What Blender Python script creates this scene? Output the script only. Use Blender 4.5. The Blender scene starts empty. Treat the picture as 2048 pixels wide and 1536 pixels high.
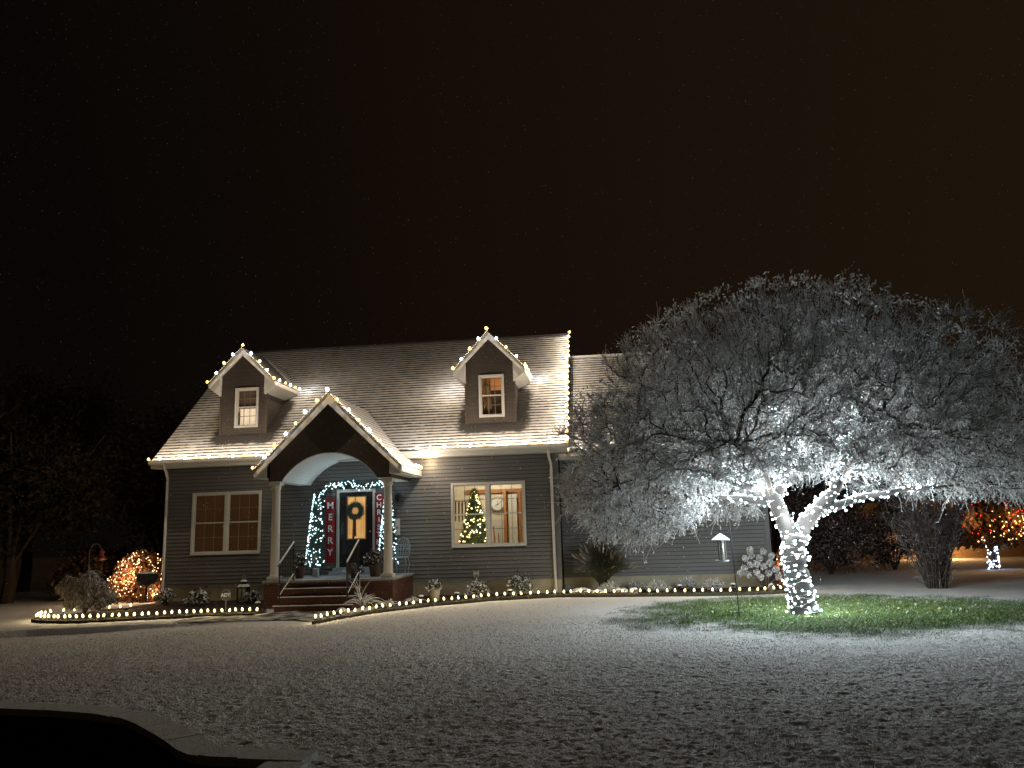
import bpy, math, random
import numpy as np
from mathutils import Vector, Matrix
S = bpy.context.scene
C = S.collection
PI = math.pi
random.seed(4)
rng = np.random.default_rng(7)

# ---------------------------------------------------------------- camera
CAM = dict(x=12.184, y=-21.081, z=1.237, yaw=-6.218, pitch=10.256, roll=-1.81, f=1571.73)
cam_d = bpy.data.cameras.new('camera'); cam = bpy.data.objects.new('camera', cam_d); C.objects.link(cam)
yw, pt, rl = [math.radians(CAM[k]) for k in ('yaw', 'pitch', 'roll')]
fw = Vector((math.sin(yw)*math.cos(pt), math.cos(yw)*math.cos(pt), math.sin(pt)))
rt = Vector((math.cos(yw), -math.sin(yw), 0)); up = rt.cross(fw)
r2 = rt*math.cos(rl)+up*math.sin(rl); u2 = -rt*math.sin(rl)+up*math.cos(rl)
M = Matrix((r2, u2, -fw)).transposed().to_4x4(); M.translation = Vector((CAM['x'], CAM['y'], CAM['z']))
cam.matrix_world = M
cam_d.sensor_width = 36; cam_d.lens = 36*CAM['f']/2048; cam_d.clip_end = 1000; cam_d.clip_start = .1
S.camera = cam
# ---------------------------------------------------------------- world, exposure
w = bpy.data.worlds.new('World'); S.world = w; w.use_nodes = True
nt = w.node_tree; nt.nodes.clear()
o_ = nt.nodes.new('ShaderNodeOutputWorld'); b_ = nt.nodes.new('ShaderNodeBackground')
tc = nt.nodes.new('ShaderNodeTexCoord'); sp = nt.nodes.new('ShaderNodeSeparateXYZ')
mx = nt.nodes.new('ShaderNodeMath'); mx.operation = 'MULTIPLY_ADD'; mx.inputs[1].default_value = 1.0; mx.inputs[2].default_value = .55
cr = nt.nodes.new('ShaderNodeValToRGB')
cr.color_ramp.elements[0].color = (.0022, .0016, .0011, 1); cr.color_ramp.elements[0].position = 0
cr.color_ramp.elements[1].color = (.0105, .0060, .0029, 1); cr.color_ramp.elements[1].position = 1
e = cr.color_ramp.elements.new(.45); e.color = (.0066, .0036, .0021, 1)
nt.links.new(tc.outputs['Generated'], sp.inputs[0]); nt.links.new(sp.outputs['X'], mx.inputs[0])
nt.links.new(mx.outputs[0], cr.inputs[0]); nt.links.new(cr.outputs[0], b_.inputs[0]); nt.links.new(b_.outputs[0], o_.inputs[0])
b_.inputs[1].default_value = 1.0
S.view_settings.view_transform = 'Standard'; S.view_settings.look = 'None'
S.view_settings.exposure = .24; S.view_settings.gamma = 1
S.render.engine = 'CYCLES'
S.cycles.use_denoising = True; S.cycles.max_bounces = 9; S.cycles.diffuse_bounces = 6
S.cycles.transparent_max_bounces = 12; S.cycles.sample_clamp_indirect = 1.5; S.cycles.use_light_tree = True
S.cycles.caustics_reflective = False; S.cycles.caustics_refractive = False
ROOFW, TREEW, PATHW = 14.5, 21.0, .95           # lamp powers (W)

# ---------------------------------------------------------------- helpers
def T(o, label=None, cat=None, group=None, kind=None):
    if label: o['label'] = label
    if cat: o['category'] = cat
    if group: o['group'] = group
    if kind: o['kind'] = kind
    return o
def empty(name, loc=(0, 0, 0), rz=0):
    o = bpy.data.objects.new(name, None); C.objects.link(o); o.location = loc; o.rotation_euler = (0, 0, rz)
    o.empty_display_size = .2
    return o
def mat(name, col, rough=.7, metal=0, spec=.4, noise=None, bump=None, emit=None, mis=True):
    m = bpy.data.materials.new(name); m.use_nodes = True; n = m.node_tree; b = n.nodes['Principled BSDF']
    b.inputs['Base Color'].default_value = (*col, 1); b.inputs['Roughness'].default_value = rough
    b.inputs['Metallic'].default_value = metal; b.inputs['Specular IOR Level'].default_value = spec
    if noise or bump:
        t = n.nodes.new('ShaderNodeTexCoord')
    if noise:
        scale, col2, lo, hi = noise
        x = n.nodes.new('ShaderNodeTexNoise'); x.inputs['Scale'].default_value = scale; x.inputs['Detail'].default_value = 5
        n.links.new(t.outputs['Object'], x.inputs['Vector'])
        r = n.nodes.new('ShaderNodeValToRGB'); r.color_ramp.elements[0].position = lo; r.color_ramp.elements[1].position = hi
        r.color_ramp.elements[0].color = (*col, 1); r.color_ramp.elements[1].color = (*col2, 1)
        n.links.new(x.outputs['Fac'], r.inputs[0]); n.links.new(r.outputs[0], b.inputs['Base Color'])
    if bump:
        scale, st, dist = bump
        x = n.nodes.new('ShaderNodeTexNoise'); x.inputs['Scale'].default_value = scale; x.inputs['Detail'].default_value = 6
        n.links.new(t.outputs['Object'], x.inputs['Vector'])
        u = n.nodes.new('ShaderNodeBump'); u.inputs['Strength'].default_value = st; u.inputs['Distance'].default_value = dist
        n.links.new(x.outputs['Fac'], u.inputs['Height']); n.links.new(u.outputs[0], b.inputs['Normal'])
    if emit:
        b.inputs['Emission Color'].default_value = (*emit[0], 1); b.inputs['Emission Strength'].default_value = emit[1]
        m.cycles.emission_sampling = 'AUTO' if mis else 'NONE'
    return m
def frosted(name, col, lo=-.25, hi=.35, snow=(.72, .74, .78), nscale=30, namp=.7):
    """snow lies on what faces up; below it the bare colour"""
    m = mat(name, col, .85, spec=.2); n = m.node_tree; b = n.nodes['Principled BSDF']
    g = n.nodes.new('ShaderNodeNewGeometry'); s = n.nodes.new('ShaderNodeSeparateXYZ'); n.links.new(g.outputs['Normal'], s.inputs[0])
    x = n.nodes.new('ShaderNodeTexNoise'); x.inputs['Scale'].default_value = nscale; t = n.nodes.new('ShaderNodeTexCoord')
    n.links.new(t.outputs['Object'], x.inputs['Vector'])
    a = n.nodes.new('ShaderNodeMath'); a.operation = 'MULTIPLY_ADD'; a.inputs[1].default_value = namp; a.inputs[2].default_value = -namp*.5
    n.links.new(x.outputs['Fac'], a.inputs[0])
    p = n.nodes.new('ShaderNodeMath'); p.operation = 'ADD'; n.links.new(s.outputs['Z'], p.inputs[0]); n.links.new(a.outputs[0], p.inputs[1])
    r = n.nodes.new('ShaderNodeMapRange'); r.inputs['From Min'].default_value = lo; r.inputs['From Max'].default_value = hi
    n.links.new(p.outputs[0], r.inputs['Value'])
    k = n.nodes.new('ShaderNodeMix'); k.data_type = 'RGBA'; k.inputs['A'].default_value = (*col, 1); k.inputs['B'].default_value = (*snow, 1)
    n.links.new(r.outputs[0], k.inputs['Factor']); n.links.new(k.outputs['Result'], b.inputs['Base Color'])
    return m
def translucent(m, f):
    n = m.node_tree; b = n.nodes['Principled BSDF']; o = n.nodes['Material Output']; t = n.nodes.new('ShaderNodeBsdfTranslucent'); x = n.nodes.new('ShaderNodeMixShader'); x.inputs[0].default_value = f
    n.links.new(b.inputs['Base Color'].links[0].from_socket, t.inputs[0]); n.links.new(b.outputs[0], x.inputs[1]); n.links.new(t.outputs[0], x.inputs[2]); n.links.new(x.outputs[0], o.inputs[0])
class MB:
    def __init__(s): s.v = []; s.f = []; s.m = []; s.uv = []
    def poly(s, pts, m=0, uv=None):
        i = len(s.v); s.v += [tuple(p) for p in pts]; s.f.append(tuple(range(i, i+len(pts)))); s.m.append(m); s.uv.append(uv)
    def box(s, x0, x1, y0, y1, z0, z1, m=0):
        i = len(s.v)
        s.v += [(x, y, z) for z in (z0, z1) for y in (y0, y1) for x in (x0, x1)]
        for q in ((0, 2, 3, 1), (4, 5, 7, 6), (0, 1, 5, 4), (2, 6, 7, 3), (0, 4, 6, 2), (1, 3, 7, 5)):
            s.f.append(tuple(i+a for a in q)); s.m.append(m); s.uv.append(None)
    def prism(s, pts, vec, m=0):
        """polygon pts (3D) pushed along vec"""
        n = len(pts); i = len(s.v); vx = Vector(vec)
        s.v += [tuple(p) for p in pts]+[tuple(Vector(p)+vx) for p in pts]
        s.f.append(tuple(range(i, i+n))[::-1]); s.f.append(tuple(range(i+n, i+2*n)))
        for a in range(n):
            b = (a+1) % n; s.f.append((i+a, i+b, i+n+b, i+n+a))
        s.m += [m]*(n+2); s.uv += [None]*(n+2)
    def tube(s, path, rad, n=8, m=0, cap=True):
        P = [Vector(p) for p in path]; k = len(P)
        R = rad if hasattr(rad, '__len__') else [rad]*k
        i0 = len(s.v)
        for j in range(k):
            d = (P[min(j+1, k-1)]-P[max(j-1, 0)]).normalized()
            a = d.cross(Vector((0, 0, 1)) if abs(d.z) < .9 else Vector((1, 0, 0))).normalized(); b = d.cross(a)
            for q in range(n):
                t = 2*PI*q/n; s.v.append(tuple(P[j]+a*math.cos(t)*R[j]+b*math.sin(t)*R[j]))
        for j in range(k-1):
            for q in range(n):
                r = (q+1) % n; s.f.append((i0+j*n+q, i0+j*n+r, i0+(j+1)*n+r, i0+(j+1)*n+q)); s.m.append(m); s.uv.append(None)
        if cap:
            s.f.append(tuple(range(i0, i0+n))[::-1]); s.f.append(tuple(range(i0+(k-1)*n, i0+k*n))); s.m += [m, m]; s.uv += [None]*2
    def lathe(s, c, prof, n=14, m=0, dome=None):
        """prof = [(r, z)...] round a vertical axis at c"""
        i0 = len(s.v); k = len(prof)
        for r, z in prof:
            for q in range(n):
                t = 2*PI*q/n; s.v.append((c[0]+r*math.cos(t), c[1]+r*math.sin(t), c[2]+z))
        for j in range(k-1):
            for q in range(n):
                r = (q+1) % n; s.f.append((i0+j*n+q, i0+j*n+r, i0+(j+1)*n+r, i0+(j+1)*n+q)); s.m.append(m); s.uv.append(None)
        s.f.append(tuple(range(i0, i0+n))[::-1]); s.f.append(tuple(range(i0+(k-1)*n, i0+k*n))); s.m += [m, m]; s.uv += [None]*2
    def build(s, name, mats, parent=None, smooth=False, loc=None):
        me = bpy.data.meshes.new(name); me.from_pydata(s.v, [], s.f)
        for m in (mats if isinstance(mats, (list, tuple)) else [mats]): me.materials.append(m)
        me.polygons.foreach_set('material_index', s.m)
        if any(u is not None for u in s.uv):
            L = me.uv_layers.new(name='UVMap'); k = 0
            for p, u in zip(me.polygons, s.uv):
                for q in range(p.loop_total):
                    if u: L.data[p.loop_start+q].uv = u[q]
        if smooth: me.polygons.foreach_set('use_smooth', [True]*len(me.polygons))
        me.update()
        return link(name, me, parent, loc)
def link(name, me, parent=None, loc=None):
    o = bpy.data.objects.new(name, me); C.objects.link(o)
    if parent: o.parent = parent
    if loc: o.location = loc
    return o
def np_mesh(name, V, F, mats, midx=None, smooth=False, loopn=4):
    me = bpy.data.meshes.new(name); V = np.asarray(V, np.float32); F = np.asarray(F, np.int32)
    me.vertices.add(len(V)); me.vertices.foreach_set('co', V.ravel())
    me.loops.add(F.size); me.loops.foreach_set('vertex_index', F.ravel())
    me.polygons.add(len(F)); me.polygons.foreach_set('loop_start', np.arange(len(F), dtype=np.int32)*F.shape[1])
    me.polygons.foreach_set('loop_total', np.full(len(F), F.shape[1], np.int32))
    for m in mats: me.materials.append(m)
    if midx is not None: me.polygons.foreach_set('material_index', np.asarray(midx, np.int32))
    if smooth: me.polygons.foreach_set('use_smooth', np.ones(len(F), bool))
    me.update(calc_edges=True); me.validate()
    return me
def tubes(P, R, n=3):
    """P (N,K,3) paths, R (N,K) radii -> verts, quads"""
    N, K, _ = P.shape
    D = np.empty_like(P); D[:, 1:-1] = P[:, 2:]-P[:, :-2]; D[:, 0] = P[:, 1]-P[:, 0]; D[:, -1] = P[:, -1]-P[:, -2]
    D /= np.linalg.norm(D, axis=2, keepdims=True)+1e-9
    ref = np.tile(np.array([.31, .17, .93]), (N, K, 1)); ref[np.abs((D*ref).sum(2)) > .95] = (1, 0, 0)
    A = np.cross(D, ref); A /= np.linalg.norm(A, axis=2, keepdims=True)+1e-9; B = np.cross(D, A)
    t = 2*PI*np.arange(n)/n
    V = P[:, :, None]+(A[:, :, None]*np.cos(t)[None, None, :, None]+B[:, :, None]*np.sin(t)[None, None, :, None])*R[:, :, None, None]
    idx = np.arange(N*K*n).reshape(N, K, n); a = idx[:, :-1]; b = idx[:, 1:]
    F = np.stack([a, np.roll(a, -1, 2), np.roll(b, -1, 2), b], -1).reshape(-1, 4)
    return V.reshape(-1, 3), F
def unit(a): return a/(np.linalg.norm(a, axis=-1, keepdims=True)+1e-9)
def leaves(P, size, w=.35, droop=.3, rg=rng):
    """bent two-quad leaves at points P"""
    N = len(P); d = unit(rg.normal(size=(N, 3))+np.array([0, 0, -droop])); s = unit(np.cross(d, rg.normal(size=(N, 3))))
    up_ = np.cross(s, d); L = size*(.6+.8*rg.random((N, 1))); W = L*w
    a = P-s*W*.5; b = P+s*W*.5; m = P+d*L*.5+up_*L*.22; c = m-s*W*.6; e = m+s*W*.6; t = P+d*L
    V = np.stack([a, b, e, c, t-s*W*.15, t+s*W*.15], 1).reshape(-1, 3); i = np.arange(N)[:, None]*6
    F = np.concatenate([i+np.array([0, 1, 2, 3]), i+np.array([3, 2, 5, 4])])
    return V, F
def merge(parts):
    V = []; F = []; Mi = []; o = 0
    for v, f, m in parts:
        V.append(v); F.append(f+o); Mi.append(np.full(len(f), m)); o += len(v)
    return np.concatenate(V), np.concatenate(F), np.concatenate(Mi)
def vnoise(x, y, sc, seed):
    r = np.random.default_rng(seed); G = r.random((256, 256)); x = x/sc+1000.3; y = y/sc+1000.7
    xi = np.floor(x).astype(int); yi = np.floor(y).astype(int); fx = x-xi; fy = y-yi
    fx = fx*fx*(3-2*fx); fy = fy*fy*(3-2*fy)
    g = lambda i, j: G[i % 256, j % 256]
    return (g(xi, yi)*(1-fx)+g(xi+1, yi)*fx)*(1-fy)+(g(xi, yi+1)*(1-fx)+g(xi+1, yi+1)*fx)*fy-.5

# ---------------------------------------------------------------- materials
SNOW = (.74, .74, .75)
m_white = mat('white_trim', (.56, .545, .51), .5)
m_siding = mat('grey_siding', (.118, .115, .114), .62, noise=(2.2, (.138, .134, .132), .3, .7), bump=(40, .15, .01))
m_lap_shade = mat('siding_lap_shade', (.05, .05, .052), .9)  # shadow line under each board lap, painted as a dark strip
m_grille = mat('dull_grille', (.16, .14, .115), .6)
m_shake = mat('dark_gable_siding', (.085, .066, .055), .7, noise=(9, (.06, .046, .037), .3, .7), bump=(30, .3, .01))
m_found = mat('concrete', (.42, .37, .26), .9, noise=(5, (.33, .29, .21), .35, .7), bump=(60, .3, .01))
m_brick = None
m_dark = mat('black_metal', (.012, .012, .013), .45, metal=.2)
m_wire = mat('green_wire', (.55, .52, .42), .6)
m_dwire = mat('dark_wire', (.02, .035, .02), .6)
m_door = mat('black_door', (.012, .011, .012), .35)
m_cool = mat('cool_bulb', (.9, .95, 1), .3, emit=((.90, .97, 1), 5), mis=False)
m_warm = mat('warm_bulb', (1, .8, .4), .3, emit=((1, .62, .19), 1.7), mis=False)
m_path = mat('path_bulb', (1, .85, .5), .3, emit=((1, .78, .36), 1.9), mis=False)
m_led = mat('tree_led', (.9, .97, 1), .3, emit=((.64, .93, 1), 2.8), mis=False)
m_amber = mat('amber_led', (1, .6, .3), .3, emit=((1, .62, .30), 4), mis=False)
m_red = mat('red_led', (1, .1, .05), .3, emit=((1, .035, .015), 2.2), mis=False)
m_xmas = mat('tree_warm_led', (1, .8, .4), .3, emit=((1, .80, .32), 5), mis=False)
m_bark = frosted('frosted_bark', (.055, .042, .034), .45, .9, nscale=12)
m_twig = frosted('frosted_twig', (.22, .20, .185), -1.0, -.1, snow=(.88, .87, .86), nscale=6, namp=.9)
m_trunk = frosted('trunk_bark', (.035, .03, .027), .5, 1.0, snow=(.25, .25, .26), nscale=12)
m_twig_bare = frosted('half_frosted_twig', (.07, .052, .045), .2, .8, nscale=6, namp=1.0)
m_leaf = frosted('frosted_leaf', (.20, .18, .15), -.8, .1, snow=(.88, .87, .86), nscale=8, namp=1.2)
translucent(m_twig, .45); translucent(m_leaf, .45)
m_dleaf = mat('night_leaf', (.075, .055, .025), .8, noise=(3, (.04, .035, .015), .3, .7))
m_dbark = mat('night_bark', (.05, .035, .025), .9)
m_snowcap = mat('snow_cap', SNOW, .85, bump=(25, .5, .02))
def brick_mat():
    m = mat('red_brick', (.10, .035, .022), .85); n = m.node_tree; b = n.nodes['Principled BSDF']
    t = n.nodes.new('ShaderNodeTexCoord'); x = n.nodes.new('ShaderNodeTexBrick'); x.inputs['Scale'].default_value = 1
    x.inputs['Brick Width'].default_value = .21; x.inputs['Row Height'].default_value = .075; x.inputs['Mortar Size'].default_value = .006
    x.inputs['Color1'].default_value = (.115, .04, .026, 1); x.inputs['Color2'].default_value = (.075, .028, .02, 1); x.inputs['Mortar'].default_value = (.09, .07, .055, 1)
    s = n.nodes.new('ShaderNodeSeparateXYZ'); a = n.nodes.new('ShaderNodeMath'); a.operation = 'ADD'; c = n.nodes.new('ShaderNodeCombineXYZ')
    n.links.new(t.outputs['Object'], s.inputs[0]); n.links.new(s.outputs['X'], a.inputs[0]); n.links.new(s.outputs['Y'], a.inputs[1])
    n.links.new(a.outputs[0], c.inputs['X']); n.links.new(s.outputs['Z'], c.inputs['Y']); n.links.new(c.outputs[0], x.inputs['Vector']); n.links.new(x.outputs['Color'], b.inputs['Base Color'])
    return m
m_brick = brick_mat()
def roof_mat():
    """snow on each shingle course, ragged bare butt edge (UV.y runs 0..1 up one course)"""
    m = mat('snowy_shingles', SNOW, .85, spec=.2); n = m.node_tree; b = n.nodes['Principled BSDF']
    uv = n.nodes.new('ShaderNodeUVMap'); uv.uv_map = 'UVMap'; s = n.nodes.new('ShaderNodeSeparateXYZ'); n.links.new(uv.outputs[0], s.inputs[0])
    t = n.nodes.new('ShaderNodeTexCoord')
    x = n.nodes.new('ShaderNodeTexNoise'); x.inputs['Scale'].default_value = 5; x.inputs['Detail'].default_value = 6; x.inputs['Roughness'].default_value = .65; n.links.new(t.outputs['Object'], x.inputs['Vector'])
    x2 = n.nodes.new('ShaderNodeTexNoise'); x2.inputs['Scale'].default_value = .55; x2.inputs['Detail'].default_value = 2; n.links.new(t.outputs['Object'], x2.inputs['Vector'])
    a = n.nodes.new('ShaderNodeMath'); a.operation = 'MULTIPLY_ADD'; a.inputs[1].default_value = 1.1; a.inputs[2].default_value = -.70; n.links.new(x.outputs['Fac'], a.inputs[0])
    a2 = n.nodes.new('ShaderNodeMath'); a2.operation = 'MULTIPLY_ADD'; a2.inputs[1].default_value = .75; n.links.new(x2.outputs['Fac'], a2.inputs[0]); n.links.new(a.outputs[0], a2.inputs[2])
    d = n.nodes.new('ShaderNodeMath'); d.operation = 'SUBTRACT'; n.links.new(s.outputs['Y'], d.inputs[0]); n.links.new(a2.outputs[0], d.inputs[1])
    r = n.nodes.new('ShaderNodeMapRange'); r.inputs['From Min'].default_value = -.06; r.inputs['From Max'].default_value = .12; n.links.new(d.outputs[0], r.inputs['Value'])
    k = n.nodes.new('ShaderNodeMix'); k.data_type = 'RGBA'; k.inputs['A'].default_value = (.065, .06, .056, 1); k.inputs['B'].default_value = (.67, .66, .65, 1)
    # the dormers' shadow round their feet, painted dark into the roof colour
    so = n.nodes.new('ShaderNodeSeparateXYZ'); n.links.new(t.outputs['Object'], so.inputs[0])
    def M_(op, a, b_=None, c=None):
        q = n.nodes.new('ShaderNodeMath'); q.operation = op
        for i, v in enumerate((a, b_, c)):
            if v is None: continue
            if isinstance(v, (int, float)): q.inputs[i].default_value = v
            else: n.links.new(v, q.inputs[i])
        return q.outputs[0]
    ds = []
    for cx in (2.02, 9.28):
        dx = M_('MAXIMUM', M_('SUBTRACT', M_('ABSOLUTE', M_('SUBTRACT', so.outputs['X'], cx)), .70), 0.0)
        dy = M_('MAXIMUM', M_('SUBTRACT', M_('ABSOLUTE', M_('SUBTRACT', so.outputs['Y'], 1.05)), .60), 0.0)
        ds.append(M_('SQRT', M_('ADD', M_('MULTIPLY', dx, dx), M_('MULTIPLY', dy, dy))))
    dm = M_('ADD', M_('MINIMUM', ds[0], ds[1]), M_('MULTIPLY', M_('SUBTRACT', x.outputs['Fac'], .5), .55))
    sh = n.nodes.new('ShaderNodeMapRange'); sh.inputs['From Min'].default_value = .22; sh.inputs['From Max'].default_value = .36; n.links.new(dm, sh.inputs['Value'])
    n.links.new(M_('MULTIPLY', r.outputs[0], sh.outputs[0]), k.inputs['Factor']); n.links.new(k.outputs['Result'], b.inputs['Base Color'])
    return m
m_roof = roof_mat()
m_shingle = mat('bare_shingle', (.035, .031, .028), .9)
def glass_mat(name='window_glass', refl=.12):
    m = bpy.data.materials.new(name); m.use_nodes = True; n = m.node_tree; n.nodes.clear()
    o = n.nodes.new('ShaderNodeOutputMaterial'); a = n.nodes.new('ShaderNodeBsdfTransparent'); g = n.nodes.new('ShaderNodeBsdfGlossy')
    g.inputs['Roughness'].default_value = .03; x = n.nodes.new('ShaderNodeMixShader'); x.inputs[0].default_value = refl*.5
    a.inputs[0].default_value = (.92, .94, .93, 1)
    n.links.new(a.outputs[0], x.inputs[1]); n.links.new(g.outputs[0], x.inputs[2]); n.links.new(x.outputs[0], o.inputs[0])
    return m
m_glass = glass_mat()

# ---------------------------------------------------------------- terrain
EDGE = [(-60, -12.5), (-6, -8.2), (-.15, -5.7), (.26, -5.45), (2.6, -4.95), (3.74, -4.75), (5.41, -4.8), (6.3, -5.5)]
WALL = [(-40, -9.5), (-10, -10.6), (0, -12.1), (3.2, -12.5), (5.71, -12.83), (6.43, -12.94), (7.02, -13.10), (7.47, -13.32), (7.76, -13.54), (8.014, -13.77), (8.27, -14.01), (8.51, -14.24), (8.68, -14.42), (8.825, -14.54), (9.017, -14.62), (9.37, -14.66), (9.8, -14.70)]
ex, ey = np.array(EDGE).T; wx, wy = np.array(WALL).T
def ground_z(x, y):
    x = np.asarray(x, float); y = np.asarray(y, float)
    ye = np.interp(x, ex, ey); drop = np.clip((4.6-x)/3.2, 0, 1)*.12+.015
    drop = np.where(x > 6.3, 0, drop*np.clip((6.3-x)/1.2, 0, 1))
    k = np.clip((ye-y)/.05, 0, 1)
    z = -.55-drop*k
    return z
def bare_patch(X, Y):
    return ((X-16.6)/4.15)**2+((Y+4.9)/3.2)**2+vnoise(X, Y, 1.3, 5)*.5+vnoise(X, Y, .4, 15)*.35+vnoise(X, Y, .12, 6)*.35
def build_lawn():
    xs = np.concatenate([np.linspace(-140, -8, 40), np.arange(-7.6, 2.5, .09), np.arange(2.5, 20, .024), np.arange(20, 34, .1), np.linspace(36, 160, 40)])
    ys = np.concatenate([np.linspace(-60, -16.5, 12), np.arange(-16, -10, .02), np.arange(-10, -3.5, .032), np.arange(-3.5, 2, .06), np.arange(2, 12, .2), np.linspace(13, 60, 40)])
    X, Y = np.meshgrid(xs, ys, indexing='ij')
    Z = ground_z(X, Y)
    snowy = np.clip((bare_patch(X, Y)-.68)/.62, 0, 1)
    bare_amp = .25+.75*snowy
    wx_ = X+vnoise(X, Y, .2, 31)*.07; wy_ = Y+vnoise(X, Y, .2, 32)*.07
    big = vnoise(X, Y, 2.6, 1)*.03+vnoise(X, Y, .9, 2)*.012
    n1 = vnoise(wx_, wy_, .07, 3); n2 = vnoise(wx_, wy_, .044, 4); n3 = vnoise(wx_, wy_, .03, 8); n4 = vnoise(X, Y, .024, 9)
    h = n1*.010+n2*.015+n3*.016+n4*.012
    near = np.clip((-Y-1)/4, .35, 1)
    Z = Z+big*near+h*bare_amp*near
    bump = (n1*1.0+n2*1.0+n3*.8)+vnoise(X, Y, 1.1, 12)*.55+vnoise(X, Y, .45, 14)*.5
    cov = np.clip((bump+1.75)/1.0, 0, 1)*snowy+(1-snowy)*np.clip((n3+n4-.52)/.2, 0, 1)*.5
    # the sunken drive behind the retaining wall
    pit = (Y < np.interp(X, wx, wy)+.03) & (X < 9.62)
    Z = np.where(pit, -1.75, Z)
    N, K = X.shape; idx = np.arange(N*K).reshape(N, K)
    F = np.stack([idx[:-1, :-1], idx[1:, :-1], idx[1:, 1:], idx[:-1, 1:]], -1).reshape(-1, 4)
    m = mat('snowy_grass', SNOW, .9, spec=.15, bump=(38, 1.0, .03)); n = m.node_tree; b = n.nodes['Principled BSDF']
    a = n.nodes.new('ShaderNodeAttribute'); a.attribute_name = 'cover'
    g2 = n.nodes.new('ShaderNodeAttribute'); g2.attribute_name = 'green'
    t = n.nodes.new('ShaderNodeTexCoord'); x = n.nodes.new('ShaderNodeTexNoise'); x.inputs['Scale'].default_value = 9; x.inputs['Detail'].default_value = 4; n.links.new(t.outputs['Object'], x.inputs['Vector'])
    c1 = n.nodes.new('ShaderNodeMix'); c1.data_type = 'RGBA'; c1.inputs['A'].default_value = (.10, .09, .06, 1); c1.inputs['B'].default_value = (.08, .14, .03, 1); n.links.new(g2.outputs['Fac'], c1.inputs['Factor'])
    c3 = n.nodes.new('ShaderNodeMix'); c3.data_type = 'RGBA'; c3.blend_type = 'MULTIPLY'; c3.inputs['Factor'].default_value = .6; n.links.new(c1.outputs['Result'], c3.inputs['A']); n.links.new(x.outputs['Fac'], c3.inputs['B'])
    c2 = n.nodes.new('ShaderNodeMix'); c2.data_type = 'RGBA'; n.links.new(c3.outputs['Result'], c2.inputs['A']); c2.inputs['B'].default_value = (.80, .78, .75, 1); n.links.new(a.outputs['Fac'], c2.inputs['Factor'])
    n.links.new(c2.outputs['Result'], b.inputs['Base Color'])
    me = np_mesh('lawn', np.stack([X, Y, Z], -1).reshape(-1, 3), F, [m], smooth=True)
    for nm, arr in (('cover', cov), ('green', 1-snowy)):
        at = me.attributes.new(nm, 'FLOAT', 'POINT'); at.data.foreach_set('value', arr.astype(np.float32).ravel())
    o = link('lawn', me); o['kind'] = 'structure'
build_lawn()
# grass blades in the bare ring under the tree and poking through round its rim
def build_blades():
    N = 110000; a = rng.random(N)*2*PI; r = np.sqrt(rng.random(N))*1.25
    x = 16.6+4.1*r*np.cos(a); y = -4.9+3.15*r*np.sin(a)
    bp_ = bare_patch(x, y); keep = rng.random(N) < np.clip((1.25-bp_)/.5, .0, 1); rk = bp_[keep]; x = x[keep]; y = y[keep]; N = len(x)
    z = ground_z(x, y)+.005; h = .012+.022*rng.random(N); d = rng.normal(size=(N, 2))*.022; s = rng.normal(size=(N, 2)); s /= np.linalg.norm(s, axis=1, keepdims=True); s *= .0045
    P = np.stack([x, y, z], 1); s3 = np.c_[s, np.zeros(N)]; tip = P+np.c_[d, h]
    V = np.stack([P-s3, P+s3, tip+s3*.35, tip-s3*.35], 1).reshape(-1, 3); F = np.arange(4*N).reshape(-1, 4)
    m1 = mat('grass_blade', (.075, .125, .03), .7, noise=(2.5, (.14, .18, .045), .35, .65)); m2 = mat('frosted_blade', (.5, .52, .5), .8)
    mi = (rng.random(N) < .08+.7*np.clip((rk-.6)/.5, 0, 1)).astype(int)
    T(link('grass', np_mesh('grass', V, F, [m1, m2], mi)), 'short green grass left bare of snow under the light-wrapped tree', 'grass', kind='stuff')
    # fallen leaves and snow pellets
    N = 220; a = rng.random(N)*2*PI; r = np.sqrt(rng.random(N))*.95; P = np.stack([16.2+3.6*r*np.cos(a), -5.1+2.6*r*np.sin(a), np.full(N, -.505)], 1)
    V, F = leaves(P, .045, .6, .1)
    T(link('fallen_leaves', np_mesh('fallen_leaves', V, F, [mat('fallen_leaf', (.30, .27, .10), .8), mat('fallen_frost', (.36, .37, .24), .8)], (rng.random(len(F)) < .5).astype(int))), 'pale fallen leaves scattered on the green grass round the tree foot', 'fallen leaves', kind='stuff')
build_blades()

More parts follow.
